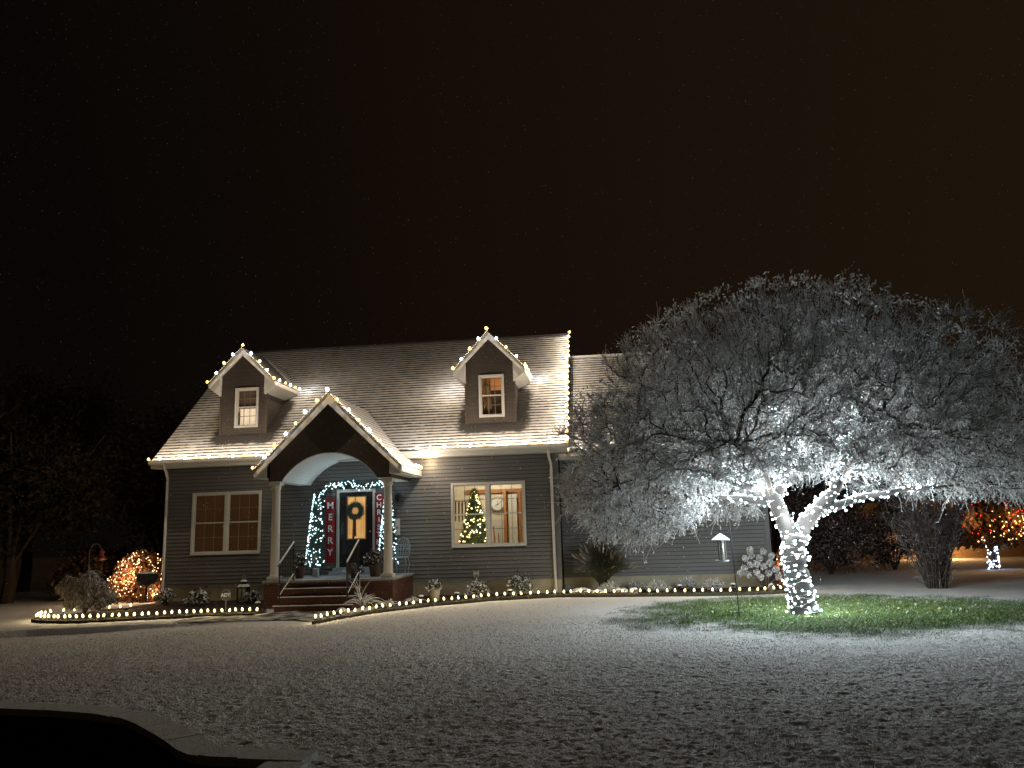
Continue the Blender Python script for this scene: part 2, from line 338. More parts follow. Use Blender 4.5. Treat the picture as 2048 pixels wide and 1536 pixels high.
# planting beds: dark mulch with patchy snow
RIGHT = [(6.38, -5.40), (6.61, -4.62), (7.16, -3.52), (8.04, -2.38), (9.33, -1.2), (10.98, -.62), (12.2, -.85), (13.24, -1.0), (14.4, -1.2), (15.56, -1.25), (16.3, -1.0), (16.9, -.62)]
LEFTF = [(-.95, -3.45), (-.78, -3.85), (-.4, -4.12), (.1, -4.28), (.7, -4.36), (1.3, -4.25), (1.98, -4.02), (2.94, -3.72), (4.35, -3.6)]
LEFTB = [(-.98, -3.3), (-1.0, -3.0), (-.8, -2.8), (-.35, -2.55), (.1, -2.2), (.3, -1.9)]
def frosted_blades():
    N = 230000; x = 1+20*rng.random(N); y = -15.8+13.5*rng.random(N)**1.5
    k = (y > np.interp(x, wx, wy)+.16) | (x > 9.9); k &= (y < np.interp(x, [p[0] for p in RIGHT], [p[1] for p in RIGHT])-.25) & (y < np.interp(x, ex, ey)-.15*(x < 6)+9*(x > 6)) & (bare_patch(x, y) > .9); k &= rng.random(N) < np.clip((-2.5-y)/4, .25, 1)*.55*(.35+1.3*np.clip(vnoise(x, y, .35, 51)+.35+vnoise(x, y, 1.4, 52)*.6, 0, 1)); x, y = x[k], y[k]; N = len(x)
    z = ground_z(x, y)-.002; h = .008+.016*rng.random(N); d = rng.normal(size=(N, 2))*.016; s = rng.normal(size=(N, 2)); s /= np.linalg.norm(s, axis=1, keepdims=True); s *= .0042
    P = np.stack([x, y, z], 1); s3 = np.c_[s, np.zeros(N)]; tip = P+np.c_[d, h]; V = np.stack([P-s3, P+s3, tip+s3*.5, tip-s3*.5], 1).reshape(-1, 3); F = np.arange(4*N).reshape(-1, 4)
    T(link('frosted_grass', np_mesh('frosted_grass', V, F, [mat('snowy_blade', (.80, .79, .77), .9), mat('dull_blade', (.16, .14, .085), .9)], (rng.random(N) < .12).astype(int))), 'short frosted grass blades poking through the thin snow of the front lawn', 'grass', kind='stuff')
frosted_blades()
m_mulch = mat('mulch', (.035, .022, .014), .95, noise=(6, (.30, .28, .25), .60, .72), bump=(40, 1, .03))
def sheet(name, front, back, z, m, label=None):
    """strip between two polylines, resampled and roughened"""
    def res(L, n):
        L = np.array(L, float); d = np.r_[0, np.cumsum(np.linalg.norm(np.diff(L, axis=0), axis=1))]; t = np.linspace(0, d[-1], n)
        return np.stack([np.interp(t, d, L[:, 0]), np.interp(t, d, L[:, 1])], 1)
    A = res(front, 120); B = res(back, 120); t = np.linspace(0, 1, 24)
    P = A[:, None]*(1-t)[None, :, None]+B[:, None]*t[None, :, None]
    Z = z+vnoise(P[..., 0], P[..., 1], .13, 21)*.025+vnoise(P[..., 0], P[..., 1], .5, 22)*.03
    V = np.concatenate([P, Z[..., None]], -1).reshape(-1, 3); idx = np.arange(120*24).reshape(120, 24)
    F = np.stack([idx[:-1, :-1], idx[1:, :-1], idx[1:, 1:], idx[:-1, 1:]], -1).reshape(-1, 4)
    o = link(name, np_mesh(name, V, F, [m], smooth=True)); o['kind'] = 'structure'; return o
sheet('planting_bed', [(x, y-.05) for x, y in RIGHT], [(7.1, -2.4), (7.12, -1.0), (7.2, .1), (9, .1), (11.0, .1), (11.05, .7), (13, .7), (16.6, .7), (17, .3)], -.512, m_mulch)
sheet('planting_bed', [(x, y-.05) for x, y in LEFTF], [(-.9, -3.1), (-.7, -2.5), (-.2, -1.2), (0, .05), (1.5, .05), (3.8, .05), (3.8, -2.2), (4.4, -3.0)], -.512, m_mulch)
m_edging = mat('wood_edging', (.07, .05, .03), .8, noise=(8, (.04, .03, .02), .3, .7))
for L in (RIGHT, LEFTF):
    b = MB(); n_ = len(L)
    for k in range(n_-1):
        p, q = Vector((*L[k], 0)), Vector((*L[k+1], 0)); d = (q-p).normalized(); s = Vector((-d.y, d.x, 0))*.025; off = Vector((0, -.12, 0))
        b.prism([p+off-s+Vector((0, 0, -.6)), q+off-s+Vector((0, 0, -.6)), q+off-s+Vector((0, 0, -.49)), p+off-s+Vector((0, 0, -.49))], s*2)
    T(b.build('bed_edging', m_edging), 'low dark edging strip along the %s flower bed' % ('right-hand' if L is RIGHT else 'left-hand'), 'edging')
# front walk: dark wet paving with thin snow
m_walk = mat('walkway_stone', (.05, .038, .03), .8, noise=(3.5, (.5, .49, .46), .42, .62), bump=(50, .4, .01))
sheet('walkway', [(3.0, -4.8), (4.5, -4.7), (5.6, -4.7), (6.25, -5.1)], [(3.0, -3.85), (4.3, -3.7), (4.8, -3.0), (6.35, -3.0)], -.533, m_walk)
sheet('driveway', [(-30, -40), (9.2, -40)], [(-30, -10.5), (9.2, -15)], -1.735, mat('asphalt', (.03, .03, .03), .9, noise=(4, (.25, .25, .24), .62, .7)))

# retaining wall with snow-dusted cap stones
def build_wall():
    root = empty('retaining_wall', (5.4, -12.5, -1.75)); T(root, 'dark curved retaining wall with pale snow-dusted cap stones in the lower left corner', 'wall')
    inv = Vector((-5.4, 12.5, 1.75))
    L = [Vector((x, y, 0)) for x, y in WALL[1:]]
    seg = []
    for k in range(len(L)-1):
        n = max(1, int((L[k+1]-L[k]).length/.09))
        seg += [L[k].lerp(L[k+1], t/n) for t in range(n)]
    seg.append(L[-1])
    nr = []
    for k in range(len(seg)):
        d = (seg[min(k+2, len(seg)-1)]-seg[max(k-2, 0)]).normalized(); nr.append(Vector((-d.y, d.x, 0)))
    b = MB()
    for k in range(len(seg)-1):
        a, c = seg[k]-nr[k]*.11, seg[k+1]-nr[k+1]*.11; a2, c2 = seg[k]+nr[k]*.11, seg[k+1]+nr[k+1]*.11
        z0, z1 = Vector((0, 0, -1.76)), Vector((0, 0, -.556))
        for q in ((a+z0, c+z0, c+z1, a+z1), (c2+z0, a2+z0, a2+z1, c2+z1), (a+z1, c+z1, c2+z1, a2+z1)): b.poly([p+inv for p in q])
    d = Vector((0, 1, 0)); x0 = 9.54
    b.box(x0+inv.x, 9.8+inv.x, -22+inv.y, -14.75+inv.y, -1.76+inv.z, -.556+inv.z)
    b.build('wall_face', mat('wall_block', (.018, .016, .015), .95, noise=(6, (.012, .01, .01), .3, .7), bump=(12, .6, .03)), root)
    m = mat('cap_stone', (.60, .58, .53), .9, noise=(14, (.40, .37, .33), .45, .8), bump=(45, .7, .015))
    # cap stones one by one: short in the curve
    acc = 0; i0 = 0; lens = [1.1, .9, 1.3, .7, .62, .55, .7, .9]; li = 0
    k = 0
    while k < len(seg)-1:
        ln = lens[li % len(lens)] if seg[k].x < 8.7 else .34; li += 1; d_ = 0; j = k
        while j < len(seg)-1 and d_ < ln: d_ += (seg[j+1]-seg[j]).length; j += 1
        b = MB(); o1, o2 = .14+random.uniform(-.008, .010), .14+random.uniform(-.008, .010); dz = random.uniform(-.004, .006)
        sg = [seg[q].copy() for q in range(k, j+1)]; ns = nr[k:j+1]
        dd = (sg[1]-sg[0]).normalized()*.006; sg[0] += dd; sg[-1] -= dd
        z0, z1 = -.552, -.485+dz
        for q in range(len(sg)-1):
            a, c, a2, c2 = sg[q]-ns[q]*o1, sg[q+1]-ns[q+1]*o1, sg[q]+ns[q]*o2, sg[q+1]+ns[q+1]*o2
            h = lambda p, z: Vector((p.x, p.y, z))+inv
            b.poly([h(a, z1), h(c, z1), h(c2, z1), h(a2, z1)]); b.poly([h(a, z0), h(c, z0), h(c, z1), h(a, z1)])
            b.poly([h(c2, z0), h(a2, z0), h(a2, z1), h(c2, z1)]); b.poly([h(c, z0), h(a, z0), h(a2, z0), h(c2, z0)])
        for q in (0, -1):
            a, a2 = sg[q]-ns[q]*o1, sg[q]+ns[q]*o2; b.poly([h(a, z0), h(a2, z0), h(a2, z1), h(a, z1)])
        b.build('cap_stone', m, root); k = j
    b = MB(); b.box(9.5+inv.x, 9.84+inv.x, -22+inv.y, -14.86+inv.y, -.552+inv.z, -.49+inv.z); b.build('cap_stone', m, root)
build_wall()

# ================================================================ HOUSE
W_, ZF, ZE, OV, RX, YR, ZR = 11.034, -.142, 3.333, .343, .295, 4.5, 7.461
SL = (ZR-ZE)/(YR+OV)                                   # main roof slope
def rz_(y): return ZE+(y+OV)*SL
house = empty('house', (0, 0, -.5))
T(house, 'grey clapboard house with a snowy gable roof, two dormers and an arched front porch', 'house')
HI = Vector((0, 0, .5))
def hb(b, name, mats, parent=None, smooth=False):
    """build in world coordinates, parent under the house"""
    o = b.build(name, mats, smooth=smooth); o.parent = parent or house
    o.matrix_parent_inverse = Matrix.Identity(4)
    for v in o.data.vertices: v.co.z += .5
    return o
def siding(b, x0, x1, z0, z1, y, holes=(), ex_=.102, lip=.020, m=0, clip=None, lap_shade=1):
    """lapped boards facing -y; every course a sloping board with a butt edge"""
    z = z0
    while z < z1-1e-4:
        t = min(z+ex_, z1); a0, a1 = x0, x1
        if clip: a0, a1 = clip(z+ex_*.5)
        iv = [(a0, a1)]
        for hx0, hx1, hz0, hz1 in holes:
            if hz0 < t-.02 and hz1 > z+.02:
                n = []
                for p, q in iv:
                    if hx1 <= p or hx0 >= q: n.append((p, q)); continue
                    if hx0 > p: n.append((p, hx0))
                    if hx1 < q: n.append((hx1, q))
                iv = n
        for p, q in iv:
            if q-p < .005: continue
            b.poly([(p, y-lip, z), (q, y-lip, z), (q, y, t), (p, y, t)], m)
            b.poly([(p, y+.01, z), (q, y+.01, z), (q, y-lip, z), (p, y-lip, z)], m)
            if lap_shade: b.poly([(p, y-.003, t-.017), (q, y-.003, t-.017), (q, y-.003, t), (p, y-.003, t)], lap_shade)  # dark strip painted in for the shade below the next lap
        z = t
WINL = (.80, 2.81, .722, 2.43); WINR = (8.14, 10.15, .722, 2.43)
DOOR = (4.98, 6.03, .24, 2.32)
ins = lambda w_, k=.03: (w_[0]+k, w_[1]-k, w_[2]+k, w_[3]-k)
def wall_siding():
    b = MB(); siding(b, 0, W_, ZF, 3.16, 0, [ins(WINL), ins(WINR), DOOR])
    hb(b, 'front_wall', [m_siding, m_lap_shade])
    b = MB(); b.box(0, W_, .06, .10, ZF-.3, .74); b.box(0, W_, .06, .10, 2.41, 3.2)        # solid wall behind the boards
    b.box(0, .84, .06, .10, .74, 2.41); b.box(2.77, DOOR[0], .06, .10, .74, 2.41); b.box(DOOR[1], 8.18, .06, .10, .74, 2.41); b.box(10.11, W_, .06, .10, .74, 2.41)
    b.prism([(.005, .0, ZF), (.005, 9, ZF), (.005, 9, ZE+.2), (.005, YR, ZR-.25), (.005, 0, ZE+.2)], (.05, 0, 0))
    b.prism([(W_-.055, .0, ZF), (W_-.055, 9, ZF), (W_-.055, 9, ZE+.2), (W_-.055, YR, ZR-.25), (W_-.055, 0, ZE+.2)], (.05, 0, 0))
    b.box(0, W_, 8.95, 9, ZF, ZE+.2)
    hb(b, 'wall_core', m_siding)
    b = MB(); b.box(.012, W_-.012, .012, 8.99, -.62, ZF-.002); hb(b, 'foundation', m_found)
    for x in (0, W_-.09):
        b = MB(); b.box(x-.012, x+.10, -.03, .08, ZF-.02, 3.16); hb(b, 'corner_board', m_siding)
wall_siding()
def shingles(b, P0, U, V, nu_len, courses, clip=None, lift=.012, m=0):
    """sloping plane: P0 + u*U + v*V (unit vecs), courses of .145 m"""
    nrm = Vector(U).cross(Vector(V)).normalized()
    for k in range(courses):
        v0, v1 = k*.1448, (k+1)*.1448
        if clip: a, c, a2, c2 = clip(v0, v1)
        else: a, c, a2, c2 = 0, nu_len, 0, nu_len
        if c-a < .01: continue
        p = lambda u, v, l: tuple(Vector(P0)+Vector(U)*u+Vector(V)*v+nrm*l)
        b.poly([p(a, v0, lift), p(c, v0, lift), p(c2, v1, 0), p(a2, v1, 0)], m, [(a, 0), (c, 0), (c2, 1), (a2, 1)])
        b.poly([p(a, v0, 0), p(c, v0, 0), p(c, v0, lift), p(a, v0, lift)], m, [(a, 0), (c, 0), (c, 0), (a, 0)])
rl_ = math.hypot(YR+OV, ZR-ZE)
def main_roof():
    b = MB(); vv = Vector((0, YR+OV, ZR-ZE)).normalized()
    shingles(b, (-RX, -OV, ZE), (1, 0, 0), vv, W_+2*RX, int(rl_/.1448)+1)
    b.poly([(-RX, YR, ZR+.0), (W_+RX, YR, ZR), (W_+RX, 2*YR+OV, ZE), (-RX, 2*YR+OV, ZE)], 0, [(0, .9)]*4)
    b.box(-RX+.002, W_+RX-.002, YR-.09, YR+.09, ZR-.02, ZR+.03, 1)
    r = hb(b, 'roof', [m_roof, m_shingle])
    b = MB()                                           # soffit, fascia, frieze
    b.box(-RX, W_+RX, -OV+.02, .0, ZE-.20, ZE-.18)
    b.box(-RX, W_+RX, -OV-.005, -OV+.018, ZE-.20, ZE-.02)
    for x in (-RX-.01, W_+RX-.02):
        b.prism([(x, -OV, ZE-.02), (x, YR, ZR-.02), (x, YR, ZR-.22), (x, -OV, ZE-.2)], (.03, 0, 0))
        b.prism([(x, 2*YR+OV, ZE-.02), (x, YR, ZR-.02), (x, YR, ZR-.22), (x, 2*YR+OV, ZE-.2)], (.03, 0, 0))
    for x0, x1 in ((-RX+.02, -.0), (W_, W_+RX-.02)):   # rake soffits
        b.poly([(x0, -OV, ZE-.12), (x1, -OV, ZE-.12), (x1, YR, ZR-.12), (x0, YR, ZR-.12)])
    hb(b, 'fascia', m_white)
    # gutters either side of the porch gable
    for x0, x1 in ((-RX-.02, 3.52), (7.36, W_+RX+.02)):
        b = MB(); y0 = -OV-.115
        b.prism([(x0, y0+.11, ZE-.015), (x0, y0, ZE-.01), (x0, y0+.005, ZE-.06), (x0, y0+.04, ZE-.11), (x0, y0+.11, ZE-.11)], (x1-x0, 0, 0))
        hb(b, 'gutter', m_white)
main_roof()
def downspout(x, xt, off):
    b = MB(); b.tube([(xt, -OV-.06, ZE-.08), (xt, -OV-.06, ZE-.20), (xt+off*.2, -OV+.05, ZE-.30), (x, -.075, ZE-.48), (x, -.07, ZE-.62), (x, -.07, -.38), (x+.02, -.2, -.45)], .038, 8)
    hb(b, 'downspout', m_white, smooth=True)
downspout(.06, .13, 0); downspout(10.87, 10.83, 0)

# ---- windows: casing > sashes, grille, pane
def window(rect, y, twin=True, pane_mat=None, rows=2, name='window', case=.055):
    x0, x1, z0, z1 = rect
    b = MB(); yf = y-.045
    b.box(x0, x1, yf, y+.06, z1-case, z1); b.box(x0, x1, yf-.012, y+.06, z0, z0+case)
    b.box(x0, x0+case, yf+.002, y+.06, z0+case, z1-case); b.box(x1-case, x1, yf+.002, y+.06, z0+case, z1-case)
    if twin: xm = (x0+x1)/2; b.box(xm-.045, xm+.045, yf+.002, y+.06, z0+case, z1-case)
    f = hb(b, name, m_white)
    bays = [(x0+case, (x0+x1)/2-.045), ((x0+x1)/2+.045, x1-case)] if twin else [(x0+case, x1-case)]
    zb, zt = z0+case, z1-case; zm = (zb+zt)/2
    for a, c in bays:
        b = MB(); s = .035
        for (p, q, yy) in ((zm-.005, zt, y+.005), (zb, zm+.03, y-.012)):
            b.box(a, c, yy, yy+.028, q-s, q); b.box(a, c, yy, yy+.028, p, p+s)
            b.box(a, a+s, yy, yy+.028, p+s, q-s); b.box(c-s, c, yy, yy+.028, p+s, q-s)
        hb(b, 'sash', m_white, f)
        b = MB(); g = .008
        for (p, q, yy) in ((zm+.03, zt-s, y+.014), (zb+s, zm-.005, y-.003)):
            for k in (1, 2): xx = a+s+(c-a-2*s)*k/3; b.box(xx-g, xx+g, yy, yy+.01, p, q)
            zz = (p+q)/2; b.box(a+s, c-s, yy+.001, yy+.009, zz-g, zz+g)
        hb(b, 'grille', m_grille, f)
        b = MB(); b.box(a+s*.6, c-s*.6, y+.016, y+.02, zb+s*.6, zt-s*.6); hb(b, 'pane', m_glass, f)
    return f
window(WINL, 0); window(WINR, 0)

# room behind the left window: drawn brown blinds, dim
m_blind = mat('brown_blind', (.22, .11, .05), .8, noise=(1.3, (.17, .065, .04), .35, .7), emit=((.30, .14, .05), .06), mis=False)
b = MB()
for k in range(56):
    z = .75+k*.03; b.poly([(.86, .13, z), (2.76, .13, z), (2.76, .105, z+.029), (.86, .105, z+.029)])
T(hb(b, 'blind', m_blind), 'closed brown blind')
b = MB(); b.box(.5, 3.1, .3, .33, .2, 2.9); hb(b, 'interior_wall', m_blind)
# room behind the right window
m_cream = mat('cream_wall', (.72, .66, .52), .8); m_wood = mat('honey_wood', (.36, .16, .055), .5, noise=(3, (.28, .11, .035), .3, .7)); m_floor = mat('wood_floor', (.3, .18, .1), .5)
def room():
    b = MB(); x0, x1, y0, y1, z0, z1 = 6.6, 10.9, .12, 3.3, .1, 2.95
    b.box(x0-.05, x1+.05, y1, y1+.05, z0, z1); b.box(x0-.05, x0, y0, y1, z0, z1); b.box(x1, x1+.05, y0, y1, z0, z1)
    b.box(x0-.05, x1+.05, y0, y1+.05, z1, z1+.05); b.box(x0-.05, x1+.05, y0, y1+.05, z0-.05, z0); hb(b, 'interior_wall', m_cream)
    # inner doorway with an open white door
    b = MB()
    for x in (8.66, 9.60): b.box(x, x+.10, 3.18, 3.29, .11, 2.36)
    b.box(8.0, 9.9, 3.17, 3.28, 2.27, 2.38); b.box(9.18, 9.27, 2.95, 3.29, .11, 2.34)
    hb(b, 'interior_door_frame', m_wood)
    b = MB(); b.box(9.30, 9.58, 3.10, 3.13, .3, 2.2); hb(b, 'interior_door', m_white)
    b = MB(); b.box(8.75, 9.18, 3.20, 3.26, .11, 1.45); hb(b, 'interior_panel', m_white)
    L = bpy.data.lights.new('room_lamp', 'POINT'); L.energy = 78; L.color = (1, .87, .68); L.shadow_soft_size = .12
    o = bpy.data.objects.new('room_lamp', L); C.objects.link(o); o.location = (8.9, 1.9, 2.75+.5-.5); o.parent = None
    c = empty('ceiling_lamp', (8.9, 1.9, 2.93)); T(c, 'round ceiling lamp lighting the room behind the right-hand window', 'ceiling lamp')
    b = MB(); b.lathe((0, 0, 0), [(.02, 0), (.16, -.02), (.19, -.06), (.12, -.09)], 16); b.build('lamp_shade', mat('lamp_glass', (.9, .85, .7), .4, emit=((1, .85, .6), 3), mis=False), c)
    o.parent = c; o.location = (0, 0, -.2)
room()
# clock on the inner wall
c = empty('wall_clock', (8.98, 3.14, 1.93)); T(c, 'large pale round clock seen through the right-hand window', 'clock')
b = MB(); n = 28
ring = [(.20*math.cos(2*PI*k/n), 0, .20*math.sin(2*PI*k/n)) for k in range(n)]
b.tube(ring+[ring[0]], .014, 6, cap=False); b.build('rim', mat('clock_rim', (.25, .25, .24), .5), c)
b = MB(); b.prism(ring, (0, .02, 0)); b.build('face', mat('clock_face', (.68, .68, .66), .6), c)
b = MB(); b.box(-.006, .006, -.012, -.006, -.02, .09); b.prism([(-.01, -.012, -.03), (.0, -.012, -.04), (.13, -.012, .08), (.12, -.012, .09)], (0, .006, 0))
b.prism([(.01, -.016, -.0), (-.0, -.016, .01), (-.07, -.016, -.05), (-.06, -.016, -.06)], (0, .004, 0)); b.build('hands', m_dark, c)
# inner row of hanging dark ribbons / cards beside the tree (mantel garland)
b = MB()
for k in range(7):
    x = 7.85+k*.10; b.prism([(x, 2.0, 2.0-.02*(k % 3)), (x+.06, 2.0, 2.0), (x+.045, 2.0, 1.45-.06*(k % 2)), (x+.01, 2.0, 1.42)], (0, .02, 0))
b.tube([(7.7, 2.0, 2.05), (8.0, 2.0, 2.0), (8.4, 2.0, 2.02), (8.7, 2.0, 2.06)], .015, 6)
T(b.build('hanging_stockings', mat('dusty_red_cloth', (.22, .12, .09), .9)), 'row of dusty red stockings hanging behind the indoor tree', 'stockings')
b = MB(); b.tube([(9.0, 2.5, .1), (8.92, 2.55, 1.25)], .022, 6); b.tube([(9.12, 2.5, .1), (9.06, 2.55, 1.05)], .018, 6); b.box(8.85, 9.35, 2.4, 2.7, .68, .72); b.tube([(9.3, 2.45, .1), (9.3, 2.45, .7)], .02, 6)
T(b.build('wooden_chair', m_wood), 'wooden chair standing inside below the wall clock', 'chair')

# ---- dormers
DH, DWH, DZE, DYF = .998, .68, 5.596, .385
def dormer(cx, zp, tag_, win, kind):
    yf = .56; s = (zp-DZE)/DH; yb = lambda z: (z-ZE)/SL-OV
    b = MB(); zb = rz_(yf)-.03
    siding(b, cx-DWH, cx+DWH, zb, zp-.1, yf, [ins(win, .02)], ex_=.11, lip=.007, clip=lambda z: (cx-min(DWH, max(0, (zp-.06-z)/s)), cx+min(DWH, max(0, (zp-.06-z)/s))))
    wx0, wx1, wz0, wz1 = ins(win, .03)                 # solid front behind the boards
    b.box(cx-DWH+.01, wx0, yf+.03, yf+.06, zb, DZE); b.box(wx1, cx+DWH-.01, yf+.03, yf+.06, zb, DZE); b.box(wx0, wx1, yf+.03, yf+.06, zb, wz0); b.box(wx0, wx1, yf+.03, yf+.06, wz1, DZE+.05)
    for sx in (-1, 1):                                 # cheeks
        x = cx+sx*DWH; zt = DZE+.02; z = zb
        b.prism([(x-sx*.05, yf, zb), (x-sx*.05, yb(zt), zt), (x-sx*.05, yf, zt)], (sx*.03, 0, 0))
        while z < zt-.02:
            t = min(z+.11, zt); y0, y1 = yf, yb(z); y2 = yb(t)
            if y1-y0 > .02 or y2-y0 > .02:
                b.poly([(x+sx*.012, y0, z), (x+sx*.012, max(y1, y0), z), (x, y2, t), (x, y0, t)])
            z = t
    d = hb(b, 'dormer', [m_shake, m_lap_shade])
    # trim corner posts
    b = MB()
    for sx in (-1, 1): b = MB(); b.box(cx+sx*(DWH+.012)-.03, cx+sx*(DWH+.012)+.03, yf-.022, yf+.05, zb, DZE-.02); hb(b, 'corner_board', m_shake, d)
    # roof
    for sx in (-1, 1):
        b = MB(); ln_ = math.hypot(DH, zp-DZE)
        for k in range(9):
            t0, t1 = k/9, (k+1)/9; x0 = cx+sx*DH*(1-t0); x1 = cx+sx*DH*(1-t1); z0 = DZE+(zp-DZE)*t0; z1 = DZE+(zp-DZE)*t1; y = DYF
            q = [(x0, y, z0+.014), (x0, yb(z0)+.02, z0+.014), (x1, yb(z1)+.02, z1), (x1, y, z1)]
            b.poly(q if sx > 0 else q[::-1], 0, [(0, 0), (2, 0), (2, 1), (0, 1)] if sx > 0 else [(0, 1), (2, 1), (2, 0), (0, 0)])
            b.poly([(x0, y, z0-.004), (x0, yb(z0), z0-.004), (x0, yb(z0), z0+.014), (x0, y, z0+.014)], 0, [(0, 0)]*4)
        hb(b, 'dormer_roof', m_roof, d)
    b = MB(); fh = .17                                  # rake fascia, soffit returns, side fascia
    for sx in (-1, 1):
        q = [(cx, DYF-.02, zp-.012), (cx+sx*DH, DYF-.02, DZE-.012), (cx+sx*DH, DYF-.02, DZE-fh*.75), (cx, DYF-.02, zp-fh-.06)]
        b.prism(q, (0, .03, 0))
        # sloping underside
        b.poly([(cx, DYF, zp-.15), (cx+sx*DH, DYF, DZE-.07), (cx+sx*DH, yf, DZE-.07), (cx, yf, zp-.15)])
        # boxed eave return in front, soffit and fascia along the side
        xo, xi = cx+sx*DH, cx+sx*DWH; y2 = yb(DZE-.12)
        b.prism([(xo-sx*.01, DYF+.012, DZE-.05), (xo-sx*.01, DYF+.012, DZE-.13), (xi, DYF+.012, DZE-.36), (xi, DYF+.012, DZE+.22)], (0, yf-DYF-.014, 0))
        b.poly([(xo, yf, DZE-.125), (xi, yf, DZE-.33), (xi, yb(DZE-.33), DZE-.33), (xo, yb(DZE-.13), DZE-.125)])
        b.prism([(xo, DYF, DZE-.012), (xo, yb(DZE), DZE-.012), (xo, yb(DZE-.13), DZE-.125), (xo, DYF, DZE-.125)], (sx*.02, 0, 0))
    hb(b, 'fascia', m_white, d)
    window(win, yf-.01, False, name='dormer_window', case=.05)
    # little room box so light stays inside
    b = MB(); x0, x1, z0, z1, y0, y1 = cx-.6, cx+.6, 4.15, 5.6, yf+.07, 1.9
    b.box(x0, x0+.02, y0, y1, z0, z1); b.box(x1-.02, x1, y0, y1, z0, z1); b.box(x0, x1, y1, y1+.02, z0, z1); b.box(x0, x1, y0, y1, z1, z1+.02); b.box(x0, x1, y0, y1, z0-.02, z0)
    hb(b, 'interior_wall', kind[0], d)
    L = bpy.data.lights.new('dormer_lamp', 'POINT'); L.energy = kind[1]; L.color = kind[2]; L.shadow_soft_size = .05
    o = bpy.data.objects.new('dormer_lamp', L); C.objects.link(o); o.location = (cx-.1, 1.2, 5.35+.5); o.parent = d
    return d
W1 = (1.69, 2.40, 4.29, 5.46); W2 = (8.88, 9.60, 4.26, 5.47)
d1 = dormer(1.937, 6.636, 'left', W1, (m_cream, 5.0, (1, .72, .5)))
d2 = dormer(9.201, 6.70, 'right', W2, (mat('amber_wall', (.75, .48, .26), .8), 6.0, (1, .68, .38)))
# dormer 1: raised blind on top, pale curtain below
b = MB()
for k in range(19): b.poly([(1.75, .66, 4.9+k*.03), (2.35, .66, 4.9+k*.03), (2.35, .645, 4.929+k*.03), (1.75, .645, 4.929+k*.03)])
b.box(1.75, 2.35, .64, .68, 4.86, 4.92)
hb(b, 'blind', mat('dusk_blind', (.20, .14, .11), .8), d1)
b = MB(); n = 40
for k in range(n):
    x0, x1 = 1.72+k*.66/n, 1.72+(k+1)*.66/n; f = lambda x: .80+.02*math.sin(x*60)
    b.poly([(x0, f(x0), 4.2), (x1, f(x1), 4.2), (x1, f(x1), 5.5), (x0, f(x0), 5.5)])
m_curt = mat('lit_curtain', (.8, .70, .55), .8, emit=((1, .76, .56), .62), mis=False)
hb(b, 'curtain', m_curt, d1)
# dormer 2: amber curtain to the left, dark potted plants on the sill
b = MB()
for k in range(16):
    x0, x1 = 8.92+k*.016, 8.92+(k+1)*.016; f = lambda x: .95+.02*math.sin(x*70)
    b.poly([(x0, f(x0), 4.2), (x1, f(x1), 4.2), (x1*.985+.12, f(x1), 5.5), (x0*.985+.12, f(x0), 5.5)])
hb(b, 'curtain', mat('amber_curtain', (.6, .4, .22), .8), d2)
for i, (x, h) in enumerate(((9.02, .28), (9.26, .50), (9.46, .40))):
    t = empty('house_plant', (x, .78, 4.22)); T(t, ['low dark plant at the left of the sill in the right dormer window', 'tallest dark leafy plant in the middle of the right dormer window', 'dark leafy plant at the right of the sill in the right dormer window'][i], 'house plant', 'plants on the dormer sill')
    b = MB(); b.lathe((0, 0, 0), [(.05, 0), (.07, .12), (.06, .12)], 10); b.build('pot', m_dark, t)
    b = MB()
    for k in range(int(14+h*30)):
        a = random.random()*6.28; z = .12+random.random()*h*1.5; r = .04+.09*random.random(); L = .06
        c0 = Vector((r*.4*math.cos(a), r*.4*math.sin(a), z)); d_ = Vector((math.cos(a), math.sin(a), random.uniform(-.5, .8)))*L; s_ = Vector((-math.sin(a), math.cos(a), .2))*.02
        b.poly([c0, c0+d_*.5+s_, c0+d_, c0+d_*.5-s_])
    b.tube([(0, 0, .1), (.01, 0, h*1.4)], .006, 5); b.build('foliage', mat('house_plant_leaf', (.02, .03, .012), .7), t)

